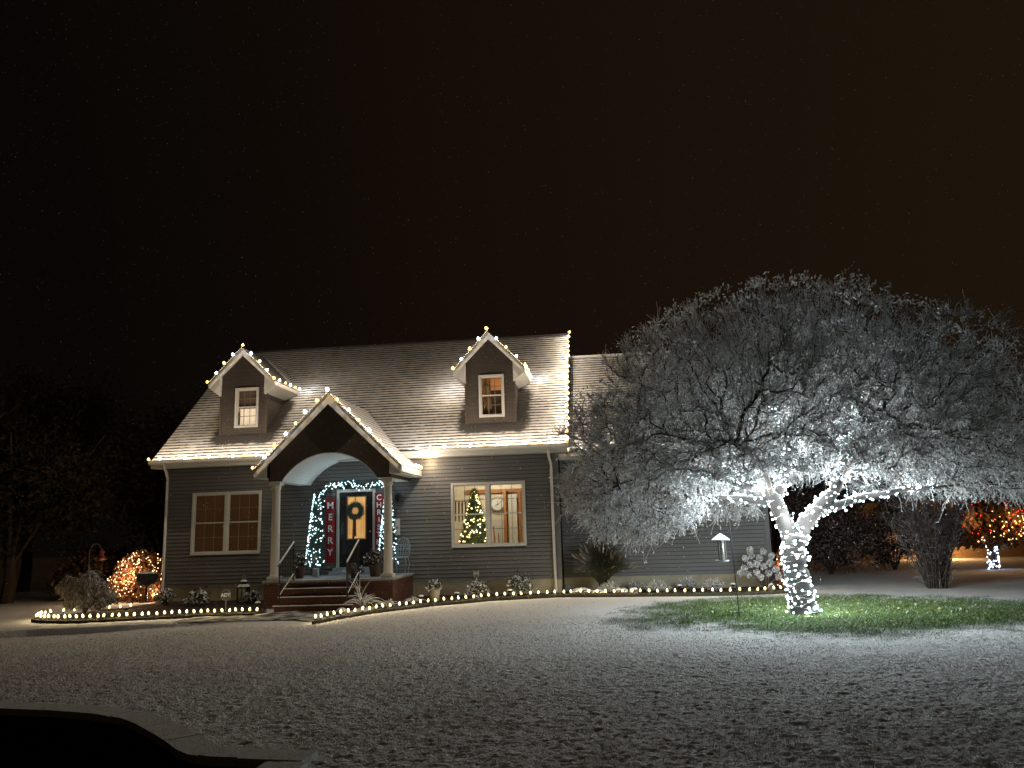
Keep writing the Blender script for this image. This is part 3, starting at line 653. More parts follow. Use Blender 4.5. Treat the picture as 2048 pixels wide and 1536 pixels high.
# ---- wing to the right, set back
wing_y = .62
def wing():
    x0, x1 = W_+.03, 16.42; ze, yr, zr = 3.15, 4.3, 6.62; ov = .38; s = (zr-ze)/(yr-wing_y+ov)
    b = MB(); siding(b, x0, x1, ZF-.02, 3.0, wing_y); b.box(x0, x1, wing_y+.03, wing_y+.08, ZF-.02, 3.05)
    b.prism([(x1-.05, wing_y+.02, ZF), (x1-.05, 2*yr-wing_y, ZF), (x1-.05, 2*yr-wing_y, 3.1), (x1-.05, yr, zr-.2), (x1-.05, wing_y+.02, 3.1)], (.05, 0, 0))
    hb(b, 'wing_wall', [m_siding, m_lap_shade])
    b = MB(); b.box(x0, x1-.02, wing_y+.012, 7.5, -.62, ZF-.025); hb(b, 'foundation', m_found)
    b = MB(); b.box(x1-.02, x1+.10, wing_y-.04, wing_y+.08, ZF-.02, 3.0); hb(b, 'corner_board', m_siding)
    b = MB(); y0 = wing_y-ov; vv = Vector((0, yr-y0, zr-ze)).normalized()
    shingles(b, (x0+.26, y0, ze), (1, 0, 0), vv, x1+.3-x0-.26, int(math.hypot(yr-y0, zr-ze)/.1448)+1)
    b.box(x0+.3, x1+.28, yr-.1, yr+.1, zr-.02, zr+.05, 1)
    b.poly([(x0, yr, zr), (x1+.3, yr, zr), (x1+.3, 2*yr-y0, ze), (x0, 2*yr-y0, ze)], 0, [(0, .9)]*4)
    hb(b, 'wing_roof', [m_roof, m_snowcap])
    b = MB(); b.box(x0, x1+.3, y0+.02, wing_y, ze-.18, ze-.16); b.box(x0, x1+.3, y0-.005, y0+.018, ze-.18, ze-.02)
    b.box(x0+.3, x1+.32, y0-.11, y0-.008, ze-.11, ze-.02)
    b.prism([(x1+.29, y0, ze-.02), (x1+.29, yr, zr-.02), (x1+.29, yr, zr-.2), (x1+.29, y0, ze-.18)], (.03, 0, 0))
    hb(b, 'fascia', m_white)
wing()

# ---- porch
PX, PE, PZE, PZP, PYF, PGY = 5.441, 1.879, 2.811, 4.706, -2.145, -2.0
def porch():
    s = (PZP-PZE)/PE; yb = lambda z: (z-ZE)/SL-OV
    # roof slopes running back into the main roof
    rf = None
    for sx in (-1, 1):
        b = MB(); n = 18
        for k in range(n):
            t0, t1 = k/n, (k+1)/n; x0 = PX+sx*PE*(1-t0); x1 = PX+sx*PE*(1-t1); z0 = PZE+(PZP-PZE)*t0; z1 = PZE+(PZP-PZE)*t1
            y0, y1 = [(-.012 if z < ZE+.02 else yb(z)+.02) for z in (z0, z1)]
            q = [(x0, PYF, z0+.012), (x0, y0, z0+.012), (x1, y1, z1), (x1, PYF, z1)]
            b.poly(q if sx > 0 else q[::-1], 0, [(0, .45), (2, .45), (2, 1), (0, 1)] if sx > 0 else [(0, 1), (2, 1), (2, .45), (0, .45)])
            b.poly([(x0, PYF, z0-.002), (x0, y0, z0-.002), (x0, y0, z0+.012), (x0, PYF, z0+.012)], 1)
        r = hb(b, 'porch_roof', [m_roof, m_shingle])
    # gable face with the arch cut out
    a = 1.212; zs = 2.53; rise = .655; R_ = (a*a+rise*rise)/(2*rise); zc = zs+rise-R_; th = math.asin(a/R_); N = 28
    arc = [(PX+R_*math.sin(-th+2*th*k/N), zc+R_*math.cos(-th+2*th*k/N)) for k in range(N+1)]
    xo, zb = 1.575, 2.57
    ztop = lambda x: PZP-.06-abs(x-PX)*s
    b = MB()
    for k in range(N):
        (x0, z0), (x1, z1) = arc[k], arc[k+1]
        b.poly([(x0, PGY, z0), (x1, PGY, z1), (x1, PGY, ztop(x1)), (x0, PGY, ztop(x0))])
    b.poly([(PX-xo, PGY, zs), (PX-a, PGY, zs), (PX-a, PGY, ztop(PX-a)), (PX-xo, PGY, ztop(PX-xo))])
    b.poly([(PX+a, PGY, zs), (PX+xo, PGY, zs), (PX+xo, PGY, ztop(PX+xo)), (PX+a, PGY, ztop(PX+a))])
    for sx in (-1, 1): b.prism([(PX+sx*xo, PGY, zs), (PX+sx*xo, -.02, zs), (PX+sx*xo, -.02, ztop(PX+xo)), (PX+sx*xo, PGY, ztop(PX+xo))], (-sx*.03, 0, 0))
    hb(b, 'porch_gable', m_shake)
    # barrel vault, flat soffits
    b = MB()
    for k in range(N):
        (x0, z0), (x1, z1) = arc[k], arc[k+1]
        b.poly([(x0, PGY-.006, z0), (x1, PGY-.006, z1), (x1, -.02, z1), (x0, -.02, z0)])
        b.poly([(x0, PGY-.006, z0), (x1, PGY-.006, z1), (PX+(x1-PX)*1.008, PGY-.006, z1+.022), (PX+(x0-PX)*1.008, PGY-.006, z0+.022)])
    for sx in (-1, 1): b.box(min(PX+sx*a, PX+sx*(xo-.03)), max(PX+sx*a, PX+sx*(xo-.03)), PGY+.004, -.02, zs-.012, zs)
    hb(b, 'porch_ceiling', mat('vault_white', (.62, .63, .64), .6))
    # rake fascia, side fascia, returns
    b = MB(); fh = .22
    for sx in (-1, 1):
        q = [(PX, PYF-.02, PZP-.02), (PX+sx*PE, PYF-.02, PZE-.02), (PX+sx*PE, PYF-.02, PZE-.16), (PX+sx*(PE-.02), PYF-.02, PZE-.17), (PX, PYF-.02, PZP-fh-.07)]
        b.prism(q, (0, .03, 0))
        b.poly([(PX, PYF, PZP-.22), (PX+sx*PE, PYF, PZE-.1), (PX+sx*PE, PGY+.01, PZE-.1), (PX, PGY+.01, PZP-.22)])
        X0, X1 = PX+sx*PE, PX+sx*(xo+.002)
        b.box(min(X0, X1), max(X0, X1), PYF+.012, -.02, PZE-.20, PZE-.185)
        b.prism([(X0, PYF+.012, PZE-.02), (X0, PYF+.012, PZE-.185), (X1, PYF+.012, PZE-.185), (X1, PYF+.012, PZE+.27)], (0, .02, 0))
        b.box(min(X0, X0+sx*.02), max(X0, X0+sx*.02), PYF-.018, -.02, PZE-.165, PZE-.012)
    hb(b, 'porch_fascia', m_white)
    # brick platform, stone top, steps
    b = MB(); b.box(3.85, 7.08, -2.1, -.018, -.62, .05); hb(b, 'porch_base', m_brick)
    b = MB(); b.box(3.82, 7.11, -2.13, -.02, .052, .10); hb(b, 'porch_floor', mat('porch_stone', (.24, .24, .25), .8, noise=(3, (.4, .4, .41), .5, .7)))
    for k in range(3):
        z = -.078-.172*k; y = -2.10-.30*(k+1)
        b = MB(); b.box(4.5+.001*k, 6.35-.001*k, y, -2.101, z-.17 if k < 2 else -.62, z-.035); st = hb(b, 'step', m_brick)
        b = MB(); b.box(4.47, 6.38, y-.03, y+.285, z-.033, z); hb(b, 'tread', mat('tread_stone', (.085, .04, .03), .8), st)
        b = MB(); x = 4.48
        while x < 6.36:
            n_ = min(x+random.uniform(.1, .25), 6.37); b.box(x, n_, y-.034, y+.012+random.uniform(0, .05), z+.001, z+.012+random.uniform(0, .006)); x = n_
        hb(b, 'snow_edge', m_snowcap, st)
    # columns
    for sx in (-1, 1):
        x = PX+sx*1.446; y = -1.8
        b = MB(); b.lathe((x, y, 0), [(.125, .19), (.125, .22), (.112, .25), (.108, .6), (.098, 2.30), (.10, 2.33), (.118, 2.36), (.118, 2.40), (.13, 2.44)], 20)
        c_ = hb(b, 'column', m_white, smooth=False)
        b = MB(); b.box(x-.145, x+.145, y-.145, y+.145, .102, .19); hb(b, 'plinth', m_white, c_)
        b = MB(); b.box(x-.14, x+.14, y-.14, y+.14, 2.44, 2.517); hb(b, 'capital', m_white, c_)
porch()
# ---- railings
def railing(x):
    b = MB(); a = Vector((x, -2.22, 1.0)); c = Vector((x-.03, -3.0, .52)); b.tube([a+Vector((0, .05, 0)), a, c, c+Vector((0, -.05, -.03))], .022, 6)
    r = T(b.build('stair_railing', m_dark), 'black metal railing on the %s side of the porch steps, snow along its rail' % ('left' if x < 5 else 'right'), 'railing')
    b = MB(); b.tube([a, Vector((x, -2.2, .1))], .018, 6); b.build('post', m_dark, r); b = MB(); b.tube([c, Vector((x-.03, -2.95, -.40))], .018, 6); b.build('post', m_dark, r)
    b = MB(); l0, l1 = Vector((x, -2.2, .25)), Vector((x-.03, -2.97, -.2)); b.tube([l0, l1], .014, 6)
    for k in range(1, 9):
        t = k/9; p = l0.lerp(l1, t); q = a.lerp(c, t); b.tube([p, q], .007, 5)
    b.build('balusters', m_dark, r)
    b = MB(); h = Vector((0, 0, .028)); b.tube([a+h, a.lerp(c, .5)+h*1.05, c+h], .02, 6); b.tube([l0+h*.7, l1+h*.7], .014, 6); b.build('rail_snow', m_snowcap, r)
railing(4.64); railing(6.27)
# ---- front door
def door():
    b = MB(); x0, x1, z0, z1 = 5.04, 5.97, .29, 2.29; y = .02
    gx0, gx1, gz0, gz1 = 5.24, 5.78, 1.02, 2.18
    b.box(x0, gx0, y, y+.045, z0, z1); b.box(gx1, x1, y, y+.045, z0, z1); b.box(gx0, gx1, y, y+.045, z0, gz0); b.box(gx0, gx1, y, y+.045, gz1, z1)
    for (p, q) in ((5.12, 5.46), (5.55, 5.89)): b.box(p, q, y-.012, y-.001, .42, .88)
    d = hb(b, 'front_door', m_door)
    b = MB(); m_dg = mat('door_glass_lit', (.8, .5, .2), .4, noise=(14, (.7, .38, .12), .35, .65), emit=((1, .52, .16), .42), mis=False)
    b.box(gx0+.03, gx1-.03, y+.012, y+.02, gz0+.03, gz1-.03); hb(b, 'door_glass', m_dg, d)
    b = MB(); t = .03
    b.box(gx0, gx1, y-.008, y+.03, gz1-t, gz1); b.box(gx0, gx1, y-.008, y+.03, gz0, gz0+t); b.box(gx0, gx0+t, y-.008, y+.03, gz0+t, gz1-t); b.box(gx1-t, gx1, y-.008, y+.03, gz0+t, gz1-t)
    hb(b, 'glass_frame', mat('gilt_frame', (.45, .25, .09), .5), d)
    b = MB(); n = 20
    for q in (.19, .13):
        pts = [(5.51+q*math.cos(PI*k/n), y+.006, 1.85+q*1.3*math.sin(PI*k/n)) for k in range(n+1)]; b.tube([(5.51+q, y+.006, 1.15)]+pts+[(5.51-q, y+.006, 1.15)], .004, 4)
    hb(b, 'glass_leading', mat('leading', (.25, .13, .05), .5), d)
    b = MB(); b.lathe((5.90, y-.05, 1.22), [(.012, -.03), (.028, -.01), (.028, .02), (.012, .035)], 10); hb(b, 'door_knob', mat('brass', (.4, .3, .12), .35, metal=.8), d)
    b = MB(); b.box(4.96, 5.035, -.035, .09, .24, 2.37); b.box(5.975, 6.05, -.035, .09, .24, 2.37); b.box(5.035, 5.975, -.033, .09, 2.295, 2.37); hb(b, 'door_frame', m_white)
    b = MB(); b.box(4.84, 6.17, -.26, -.02, .10+.002, .20); b.box(4.9, 6.1, -.12, .06, .202, .285); hb(b, 'door_sill', mat('sill_grey', (.36, .38, .40), .7))
    b = MB(); b.box(4.98, 6.03, .10, .12, .2, 2.4); hb(b, 'door_backing', m_door)
door()
for i, x in enumerate((4.39, 6.66)):
    t = empty('porch_lantern', (x, -.06, 2.0)); T(t, 'small black wall lantern %s of the front door' % ('left' if i == 0 else 'right'), 'wall lantern', 'lanterns beside the door')
    b = MB(); b.lathe((0, -.06, 0), [(.03, 0), (.045, .02), (.055, .16), (.07, .165), (.02, .23), (.008, .27)], 6); b.build('lantern_body', m_dark, t)
    b = MB(); b.box(-.035, .035, .028, .045, -.02, .2); b.tube([(0, .03, .15), (0, -.02, .24), (0, -.06, .25)], .01, 5); b.build('bracket', m_dark, t)
    b = MB(); b.lathe((0, -.06, 0), [(.036, .03), (.045, .15), (.046, .15)], 6); b.build('lantern_glass', mat('grey_glass', (.3, .33, .36), .1), t)

# ================================================================ STRING LIGHTS
def bulb_mesh(name, r, h, m, n=8):
    b = MB(); b.lathe((0, 0, 0), [(r*.5, 0), (r*.95, h*.25), (r, h*.4), (r*.7, h*.75), (r*.2, h)], n); me = bpy.data.meshes.new(name)
    me.from_pydata(b.v, [], b.f); me.materials.append(m); me.polygons.foreach_set('use_smooth', [True]*len(me.polygons)); return me
bm_cool = bulb_mesh('bulb', .046, .095, m_cool); bm_warm = bulb_mesh('bulb', .046, .095, m_warm); bm_path = bulb_mesh('path_bulb', .028, .082, m_path)
def lamp(loc, power, col, parent=None, r=0.0):
    L = bpy.data.lights.new('bulb_light', 'POINT'); L.energy = power; L.color = col; L.shadow_soft_size = r
    o = bpy.data.objects.new('bulb_light', L); C.objects.link(o)
    if parent: o.parent = parent
    o.location = loc; return o
COOLC, WARMC = (.92, .94, 1), (1, .69, .31)
def resample(L, sp):
    P = [Vector(p) for p in L]; d = [0]
    for a, c in zip(P, P[1:]): d.append(d[-1]+(c-a).length)
    n = max(1, round(d[-1]/sp)); out = []
    for k in range(n+1):
        t = d[-1]*k/n; j = 0
        while j < len(d)-2 and d[j+1] < t: j += 1
        out.append(P[j].lerp(P[j+1], (t-d[j])/(d[j+1]-d[j]+1e-9)))
    return out
def light_string(path, label, sp=.36, off=(0, -.06, .05), first=0, skip_end=False, pw=1.0, tight=None):
    pts = resample(path, sp)
    if skip_end: pts = pts[:-1]
    o0 = pts[0]; root = empty('string_lights', o0); T(root, label, 'string lights', 'string lights along the roof edges')
    rel = [p-o0 for p in pts]; b = MB(); cp = []
    for a, c in zip(rel, rel[1:]):
        cp += [a, a.lerp(c, .5)+Vector((0, 0, -.012+random.uniform(-.006, .004)))]
    b.tube(cp+[rel[-1]], .009, 4); b.build('cord', m_wire, root)
    for k, p in enumerate(rel):
        warm = (k+first) % 2 == 0
        q = link('bulb', bm_warm if warm else bm_cool, root, p+Vector((0, 0, .004)))
        q.rotation_euler = (random.uniform(-.4, .4), random.uniform(-.5, .5), 0); q.scale = (random.uniform(.85, 1.12),)*3; q.location += Vector((random.uniform(-.018, .018), 0, random.uniform(-.008, .008)))
        lamp(p+Vector(off)*3, ROOFW*pw*(1.15 if warm else .85)*random.uniform(.85, 1.15), WARMC if warm else COOLC, root)
gy = -OV-.10
light_string([(-RX-.03, gy, ZE+.015), (3.52, gy, ZE+.015)], 'string of alternating warm and cool bulbs along the gutter left of the porch', off=(0, -.045, .155), pw=.55)
light_string([(7.33, gy, ZE+.015), (W_+RX, gy, ZE+.015)], 'string of alternating warm and cool bulbs along the gutter right of the porch', first=1, off=(0, -.045, .155), pw=.55)
ex0 = W_+RX+.015
light_string([(ex0, -OV+.12, ZE+.13), (ex0, YR, ZR+.05)], 'bright string of bulbs climbing the right-hand roof edge to the ridge', sp=.335, first=1, off=(-.02, -.04, .11), pw=.38)
s_ = (PZP-PZE)/PE
light_string([(PX, PYF-.03, PZP+.03), (PX-PE-.04, PYF-.03, PZE+.02)], 'string of bulbs down the left slope of the porch gable, from its peak', sp=.375, first=1, off=(-.04, -.022, .08), pw=.62)
light_string([(PX+.26, PYF-.03, PZP+.03-.26*s_), (PX+PE+.02, PYF-.03, PZE+.03)], 'string of bulbs down the right slope of the porch gable', sp=.375, off=(.04, -.022, .08), pw=.62)
light_string([(PX+PE+.04, PYF+.3, PZE+.02), (PX+PE+.04, -.2, PZE+.02)], 'short row of bulbs along the right side eave of the porch roof', sp=.36, off=(.08, 0, .06), first=1, pw=.6)
for cx, zp, nm in ((1.937, 6.636, 'left'), (9.201, 6.70, 'right')):
    ss = (zp-DZE)/DH
    light_string([(cx, DYF-.03, zp+.03), (cx-DH-.03, DYF-.03, DZE+.02)], 'string of bulbs down the left slope of the %s dormer, from its peak' % nm, off=(-.04, -.022, .08), pw=.62)
    light_string([(cx+.26, DYF-.03, zp+.03-.26*ss), (cx+DH+.02, DYF-.03, DZE+.03)], 'string of bulbs down the right slope of the %s dormer' % nm, first=1, off=(.04, -.022, .08), pw=.62)
    ybk = (DZE-ZE)/SL-OV
    light_string([(cx+DH+.03, DYF+.28, DZE+.02), (cx+DH+.03, ybk-.08, DZE+.02)], 'short row of bulbs along the right eave of the %s dormer' % nm, first=1, off=(.10, -.03, .07), pw=.32)
light_string([(cx-DH-.04, DYF+.3, DZE+.02), (cx-DH-.04, ybk-.6, DZE+.02)], 'two or three bulbs running back along the left eave of the right dormer', off=(-.08, 0, .06), pw=.8)
light_string([(W_+.3, wing_y-.5, 3.17), (16.4, wing_y-.5, 3.17)], 'string of bulbs along the wing gutter, mostly hidden behind the bare tree', off=(0, -.045, .115), pw=.35)

# path lights: one bulb on a stake each
def stake_mesh():
    b = MB(); b.tube([(0, 0, -.08), (0, 0, .035)], .008, 5); b.lathe((0, 0, .02), [(.016, 0), (.02, .02), (.016, .035)], 8); me = bpy.data.meshes.new('stake')
    me.from_pydata(b.v, [], b.f); me.materials.append(m_dwire); return me
sm_ = stake_mesh()
def path_row(L, n, label, group, z=-.5, skip=()):
    P = resample([(x, y, z) for x, y in L], .1); d = len(P)-1
    for k in range(n):
        p = P[0] if n == 1 else P[min(d, int(k*d/(n-1)))].lerp(P[min(d, int(k*d/(n-1))+1)], (k*d/(n-1)) % 1)
        r = empty('path_light', p+Vector((random.uniform(-.015, .015), random.uniform(-.02, .02), random.uniform(-.012, .006)))); T(r, label if isinstance(label, str) else next(l for xm, l in label if p.x < xm), 'path light', group)
        link('stake', sm_, r); q = link('bulb', bm_path, r, (0, 0, .05)); q.rotation_euler = (random.uniform(-.2, .2), random.uniform(-.25, .25), 0)
        lamp((random.uniform(-.01, .01), -.045, .13), PATHW, (1, .78, .42), r)
    return P
RSEG = [(7.0, 'small warm bulb on a stake edging the bed beside the steps and spiky plant'), (8.1, 'small warm bulb on a stake edging the bed between porch base and pale pot'),
 (9.6, 'small warm bulb on a stake edging the bed under the window, left half'), (11.05, 'small warm bulb on a stake edging the bed under the window, right half'),
 (12.6, 'small warm bulb on a stake edging the bed before the ornamental grass'), (14.0, 'small warm bulb on a stake edging the bed by the left cushion shrubs'),
 (15.2, 'small warm bulb on a stake edging the bed just left of the feeder'), (99, 'small warm bulb on a stake edging the bed nearest the lit trunk')]
LSEG = [(-.3, 'small warm bulb on a stake at the far left tip of the loop'), (.7, 'small warm bulb on a stake in front of the weeping shrub'), (2.1, 'small warm bulb on a stake before the shrubs at the left downspout'),
 (3.4, 'small warm bulb on a stake in front of the yard sign and lantern'), (99, 'small warm bulb on a stake at the steps end of the left row')]
def cord(L, z, label):
    P = resample([(x, y, z) for x, y in L], .08); P = [p+Vector((0, random.uniform(-.012, .012), random.uniform(-.01, .01))) for p in P]
    b = MB(); b.tube(P, .007, 4); T(b.build('ground_cable', m_dwire), label, 'cable')
path_row(RIGHT, 62, RSEG, 'path lights edging the right-hand bed')
path_row(LEFTF, 38, LSEG, 'path lights in the front row of the left-hand bed')
path_row(LEFTB, 9, 'small warm bulb on a stake in the back row behind the weeping shrub', 'path lights in the back row of the left-hand bed')
cord([(x, y-.03) for x, y in RIGHT], -.478, 'dark cord linking the path lights of the right-hand bed'); cord([(x, y-.03) for x, y in LEFTF], -.478, 'dark cord linking the path lights of the left-hand bed')

m_dry = frosted('dry_leaf', (.16, .12, .085), .0, .7, snow=(.5, .48, .45), nscale=12)
# ================================================================ THE WRAPPED TREE
LIMBS = [
 ([(15.86, -5.3, -.60), (15.82, -5.3, -.45), (15.79, -5.3, -.1), (15.75, -5.3, .3), (15.75, -5.3, .62), (15.80, -5.3, .92)], [.29, .25, .215, .20, .205, .215]),
 ([(15.78, -5.3, .80), (15.62, -5.3, 1.18), (15.42, -5.32, 1.64), (15.0, -5.4, 1.84), (14.4, -5.55, 2.03), (13.8, -5.7, 2.08)], [.185, .155, .13, .085, .05, .03]),
 ([(15.46, -5.3, 1.52), (15.0, -5.15, 1.62), (14.42, -5.0, 1.67), (13.9, -4.8, 1.64)], [.09, .07, .045, .025]),
 ([(15.48, -5.28, 1.48), (15.60, -5.2, 1.75), (15.77, -5.15, 2.05), (15.9, -5.0, 2.8), (15.6, -4.9, 3.5)], [.12, .10, .08, .05, .03]),
 ([(15.84, -5.3, .86), (15.98, -5.3, 1.08), (16.28, -5.3, 1.42), (16.56, -5.3, 1.67), (16.78, -5.35, 2.08), (16.95, -5.35, 2.8), (17.2, -5.5, 3.6)], [.185, .155, .13, .105, .08, .05, .03]),
 ([(16.22, -5.3, 1.34), (16.7, -5.25, 1.45), (17.1, -5.2, 1.58), (17.5, -5.3, 1.63), (17.9, -5.4, 1.70), (18.35, -5.5, 1.71)], [.105, .09, .07, .055, .045, .03]),
 ([(16.56, -5.3, 1.66), (16.9, -5.0, 1.95), (17.5, -4.4, 2.3), (18.3, -3.8, 2.6)], [.07, .06, .045, .03]),
 ([(15.42, -5.35, 1.66), (15.2, -6.0, 2.1), (14.8, -6.9, 2.4), (14.3, -7.7, 2.5)], [.06, .05, .04, .025]),
 ([(15.7, -5.2, 1.9), (15.4, -4.4, 2.3), (14.9, -3.6, 2.6)], [.06, .045, .03]),
 ([(16.75, -5.35, 2.0), (16.9, -6.1, 2.35), (17.3, -7.1, 2.6)], [.05, .045, .03]),
 ([(13.8, -5.7, 2.08), (13.1, -6.0, 2.1), (12.5, -6.1, 1.95)], [.03, .025, .018]),
 ([(18.35, -5.5, 1.71), (19.0, -5.5, 1.75), (19.8, -5.5, 1.7)], [.03, .025, .018]),
]
LIT = [0, 1, 2, 3, 4, 5]
TREE = Vector((15.86, -5.3, -.55))
def smooth_path(P, R, k=5):
    P = np.array(P, float); R = np.array(R, float); n = len(P); t = np.linspace(0, n-1, (n-1)*k+1); out = []
    for u in t:
        i = min(int(u), n-2); f = u-i; p0 = P[max(i-1, 0)]; p1 = P[i]; p2 = P[i+1]; p3 = P[min(i+2, n-1)]
        out.append(.5*((2*p1)+(-p0+p2)*f+(2*p0-5*p1+4*p2-p3)*f*f+(-p0+3*p1-3*p2+p3)*f**3))
    return np.array(out), np.interp(t, np.arange(n), R)
def grow(skel, pts, w_path=.32):
    """join scattered points to the skeleton by near neighbours, short way home preferred; -> nodes, parent"""
    nodes = [np.array(p) for p in skel]; L = [0.0]*len(nodes)
    SK = np.array(skel); d = np.min(np.linalg.norm(pts[:, None]-SK[None], axis=2), axis=1); order = np.argsort(d)
    A = np.zeros((len(skel)+len(pts), 3)); A[:len(skel)] = SK; PL = np.zeros(len(A)); par = np.full(len(A), -1); n = len(skel)
    for i in order:
        dd = np.linalg.norm(A[:n]-pts[i], axis=1); j = int(np.argmin(dd+w_path*PL[:n])); A[n] = pts[i]; par[n] = j; PL[n] = PL[j]+dd[j]; n += 1
    return A, par
def big_tree():
    root = empty('light_wrapped_tree', TREE); T(root, 'broad bare snow-frosted tree with its trunk and limbs wrapped in bluish white lights', 'tree')
    O = np.array(TREE); SP = [smooth_path(*l) for l in LIMBS]
    b = MB()
    for P, R in SP[:6]:
        jit = 1+.08*rng.standard_normal(len(R)); b.tube([tuple(p-O) for p in P], list(R*jit), 10)
    o = b.build('trunk', m_trunk, root, smooth=True)
    skel = np.concatenate([P[3:] for P, R in SP[1:]])
    # points through the umbrella crown
    c = np.array([15.98, -5.3, 1.95]); ax = np.array([4.85, 3.8, 3.85]); N = 5600; pts = []
    while len(pts) < N:
        q = rng.random((4000, 3))*2-1; q[:, 2] = q[:, 2]*.75+.25
        p = c+q*ax; rho = np.hypot(q[:, 0], q[:, 1]); az = np.arctan2(q[:, 1], q[:, 0])
        zz = np.clip(q[:, 2], 0, 9); rr = (rho**1.75+zz**1.75)**(1/1.75)
        lump = .94+.05*np.sin(az*5+q[:, 2]*6)+.045*np.sin(az*11+1.3)+.045*np.sin(q[:, 2]*14+az*3)+.03*np.sin(az*23+q[:, 2]*19)
        left = np.clip(.5-q[:, 0]*1.2, 0, 1); drop = .45+.80*left
        sm = np.clip((rho-.22)/.5, 0, 1); sm = sm*sm*(3-2*sm); rise = np.clip((rho-.86)/.14, 0, 1)
        zl = np.interp(p[:, 0], [11.2, 11.9, 12.8, 13.6, 14.3, 15.0, 17.2, 17.9, 18.8, 20.2, 21], [1.7, 1.1, .82, .95, 1.42, 1.98, 2.02, 1.75, 1.55, 1.45, 1.9])+rise*.3; zl = np.where((p[:, 1] > -3.7) & (p[:, 0] > 13.6) & (p[:, 0] < 15.7), np.minimum(zl, 1.3), zl); zl = np.where((p[:, 1] < -5.6) & (p[:, 0] > 13.0) & (p[:, 0] < 15.3), np.maximum(zl, 1.93), zl)
        ok = (rr < lump) & (p[:, 2] > zl) & (rng.random(4000) < .35+.65*np.clip(rr, 0, 1)**2)
        pts += list(p[ok])
    pts = np.array(pts[:N]); A, par = grow(skel, pts)
    n0 = len(skel); cnt = np.ones(len(A))
    for i in range(len(A)-1, n0-1, -1): cnt[par[i]] += cnt[i] if par[i] >= n0 else 0
    r = .0052*cnt**.40; r = np.minimum(r, .05)
    ch = np.arange(n0, len(A)); a = A[par[ch]]; d = A[ch]; ra = np.where(par[ch] >= n0, np.minimum(r[par[ch]], r[ch]*1.5), r[ch]*1.4); rd = r[ch]
    ln_ = np.linalg.norm(d-a, axis=1, keepdims=True)
    m1 = a+(d-a)*.33+rng.normal(size=a.shape)*ln_*.09; m2 = a+(d-a)*.67+rng.normal(size=a.shape)*ln_*.09
    bp = np.stack([a, m1, m2, d], 1); br = np.stack([ra, ra*.67+rd*.33, ra*.33+rd*.67, rd], 1)
    V, F = tubes(bp, br, 4)
    ex_ = [tubes(P[None], R[None], 7) for P, R in SP[6:]]
    V, F, Mi = merge([(V, F, 0)]+[(v, f, 0) for v, f in ex_])
    link('branches', np_mesh('branches', V-O, F, [m_bark]), root)
    # twigs
    K = 68000; e_ = rng.integers(0, len(ch), K); t = rng.random((K, 1))**.7
    st = a[e_]*(1-t)+d[e_]*t; ed = unit(d[e_]-a[e_]); out = unit((st-c)/ax)
    hgt = np.clip((st[:, 2:]-2.2)/2.5, -1, 1)
    dr = unit(ed*.55+out*.5+rng.normal(size=(K, 3))*.55+np.array([0, 0, 1])*hgt*.55)
    L = (.10+.26*rng.random((K, 1))**1.4)*np.where(rng.random((K, 1)) < .07, 1.8, 1)
    b1 = rng.normal(size=(K, 3))*.28; b2 = rng.normal(size=(K, 3))*.30-np.array([0, 0, 1])*.25*(1-hgt)
    p1 = st+dr*L*.34; p2 = p1+unit(dr+b1)*L*.33; p3 = p2+unit(dr+b1+b2)*L*.33
    tp = np.stack([st, p1, p2, p3], 1); tr = np.array([.0050, .0045, .0039, .003])[None]*(.75+.5*rng.random((K, 1)))
    V, F = tubes(tp, tr, 3)
    # curled leaf scraps at twig ends, more of them low on the left
    sel = rng.random(K) < np.clip(.5+.35*(2.6-p3[:, 2])/1.5, .30, .9); lp = np.concatenate([p3[sel], p2[rng.random(K) < .55], p1[rng.random(K) < .4]])
    lv, lf = leaves(lp, .040, .34, .6)
    dark = np.repeat((rng.random(K) < .30).astype(int)*2, 9)
    V, F, Mi = merge([(V, F, 0), (lv, lf, 1)]); Mi[:len(dark)] = dark
    m = np_mesh('twigs', V-O, F, [m_twig, m_leaf, m_twig_bare], Mi); o = link('twigs', m, root)
    # seed heads standing out of the top
    n = 170; q = unit(rng.normal(size=(n*4, 3))+np.array([0, -.35, .9])); q = q[q[:, 2] > .3][:n]; n = len(q)
    q = q/((np.hypot(q[:, 0], q[:, 1])**1.75+q[:, 2]**1.75)**(1/1.75))[:, None]; st = c+q*ax*.86; tip = c+q*ax*(.97+.07*rng.random((n, 1)))+np.array([0, 0, .05])
    sp_ = np.stack([st, (st+tip)/2+rng.normal(size=(n, 3))*.03, tip], 1); V, F = tubes(sp_, np.full((n, 3), .006), 3)
    rep = np.repeat(tip, 14, 0)+rng.normal(size=(n*14, 3))*np.array([.075, .075, .05]); lv, lf = leaves(rep, .065, .4, 1.2)
    V, F, Mi = merge([(V, F, 0), (lv, lf, 1)])
    link('seed_heads', np_mesh('seed_heads', V-O, F, [m_bark, m_leaf], Mi), root)
    # LED strings: trunk, left limbs, right limbs
    bm = bulb_mesh('led_bulb', .025, .045, m_led, 7)
    groups = [('trunk', [0], 235, 'dense string of bluish white lights wound round the tree trunk', 22), ('left', [1, 2, 3], 235, 'string of bluish white lights wound along the left-hand limbs of the tree', 46), ('right', [4, 5], 215, 'string of bluish white lights wound along the right-hand limbs of the tree', 44)]
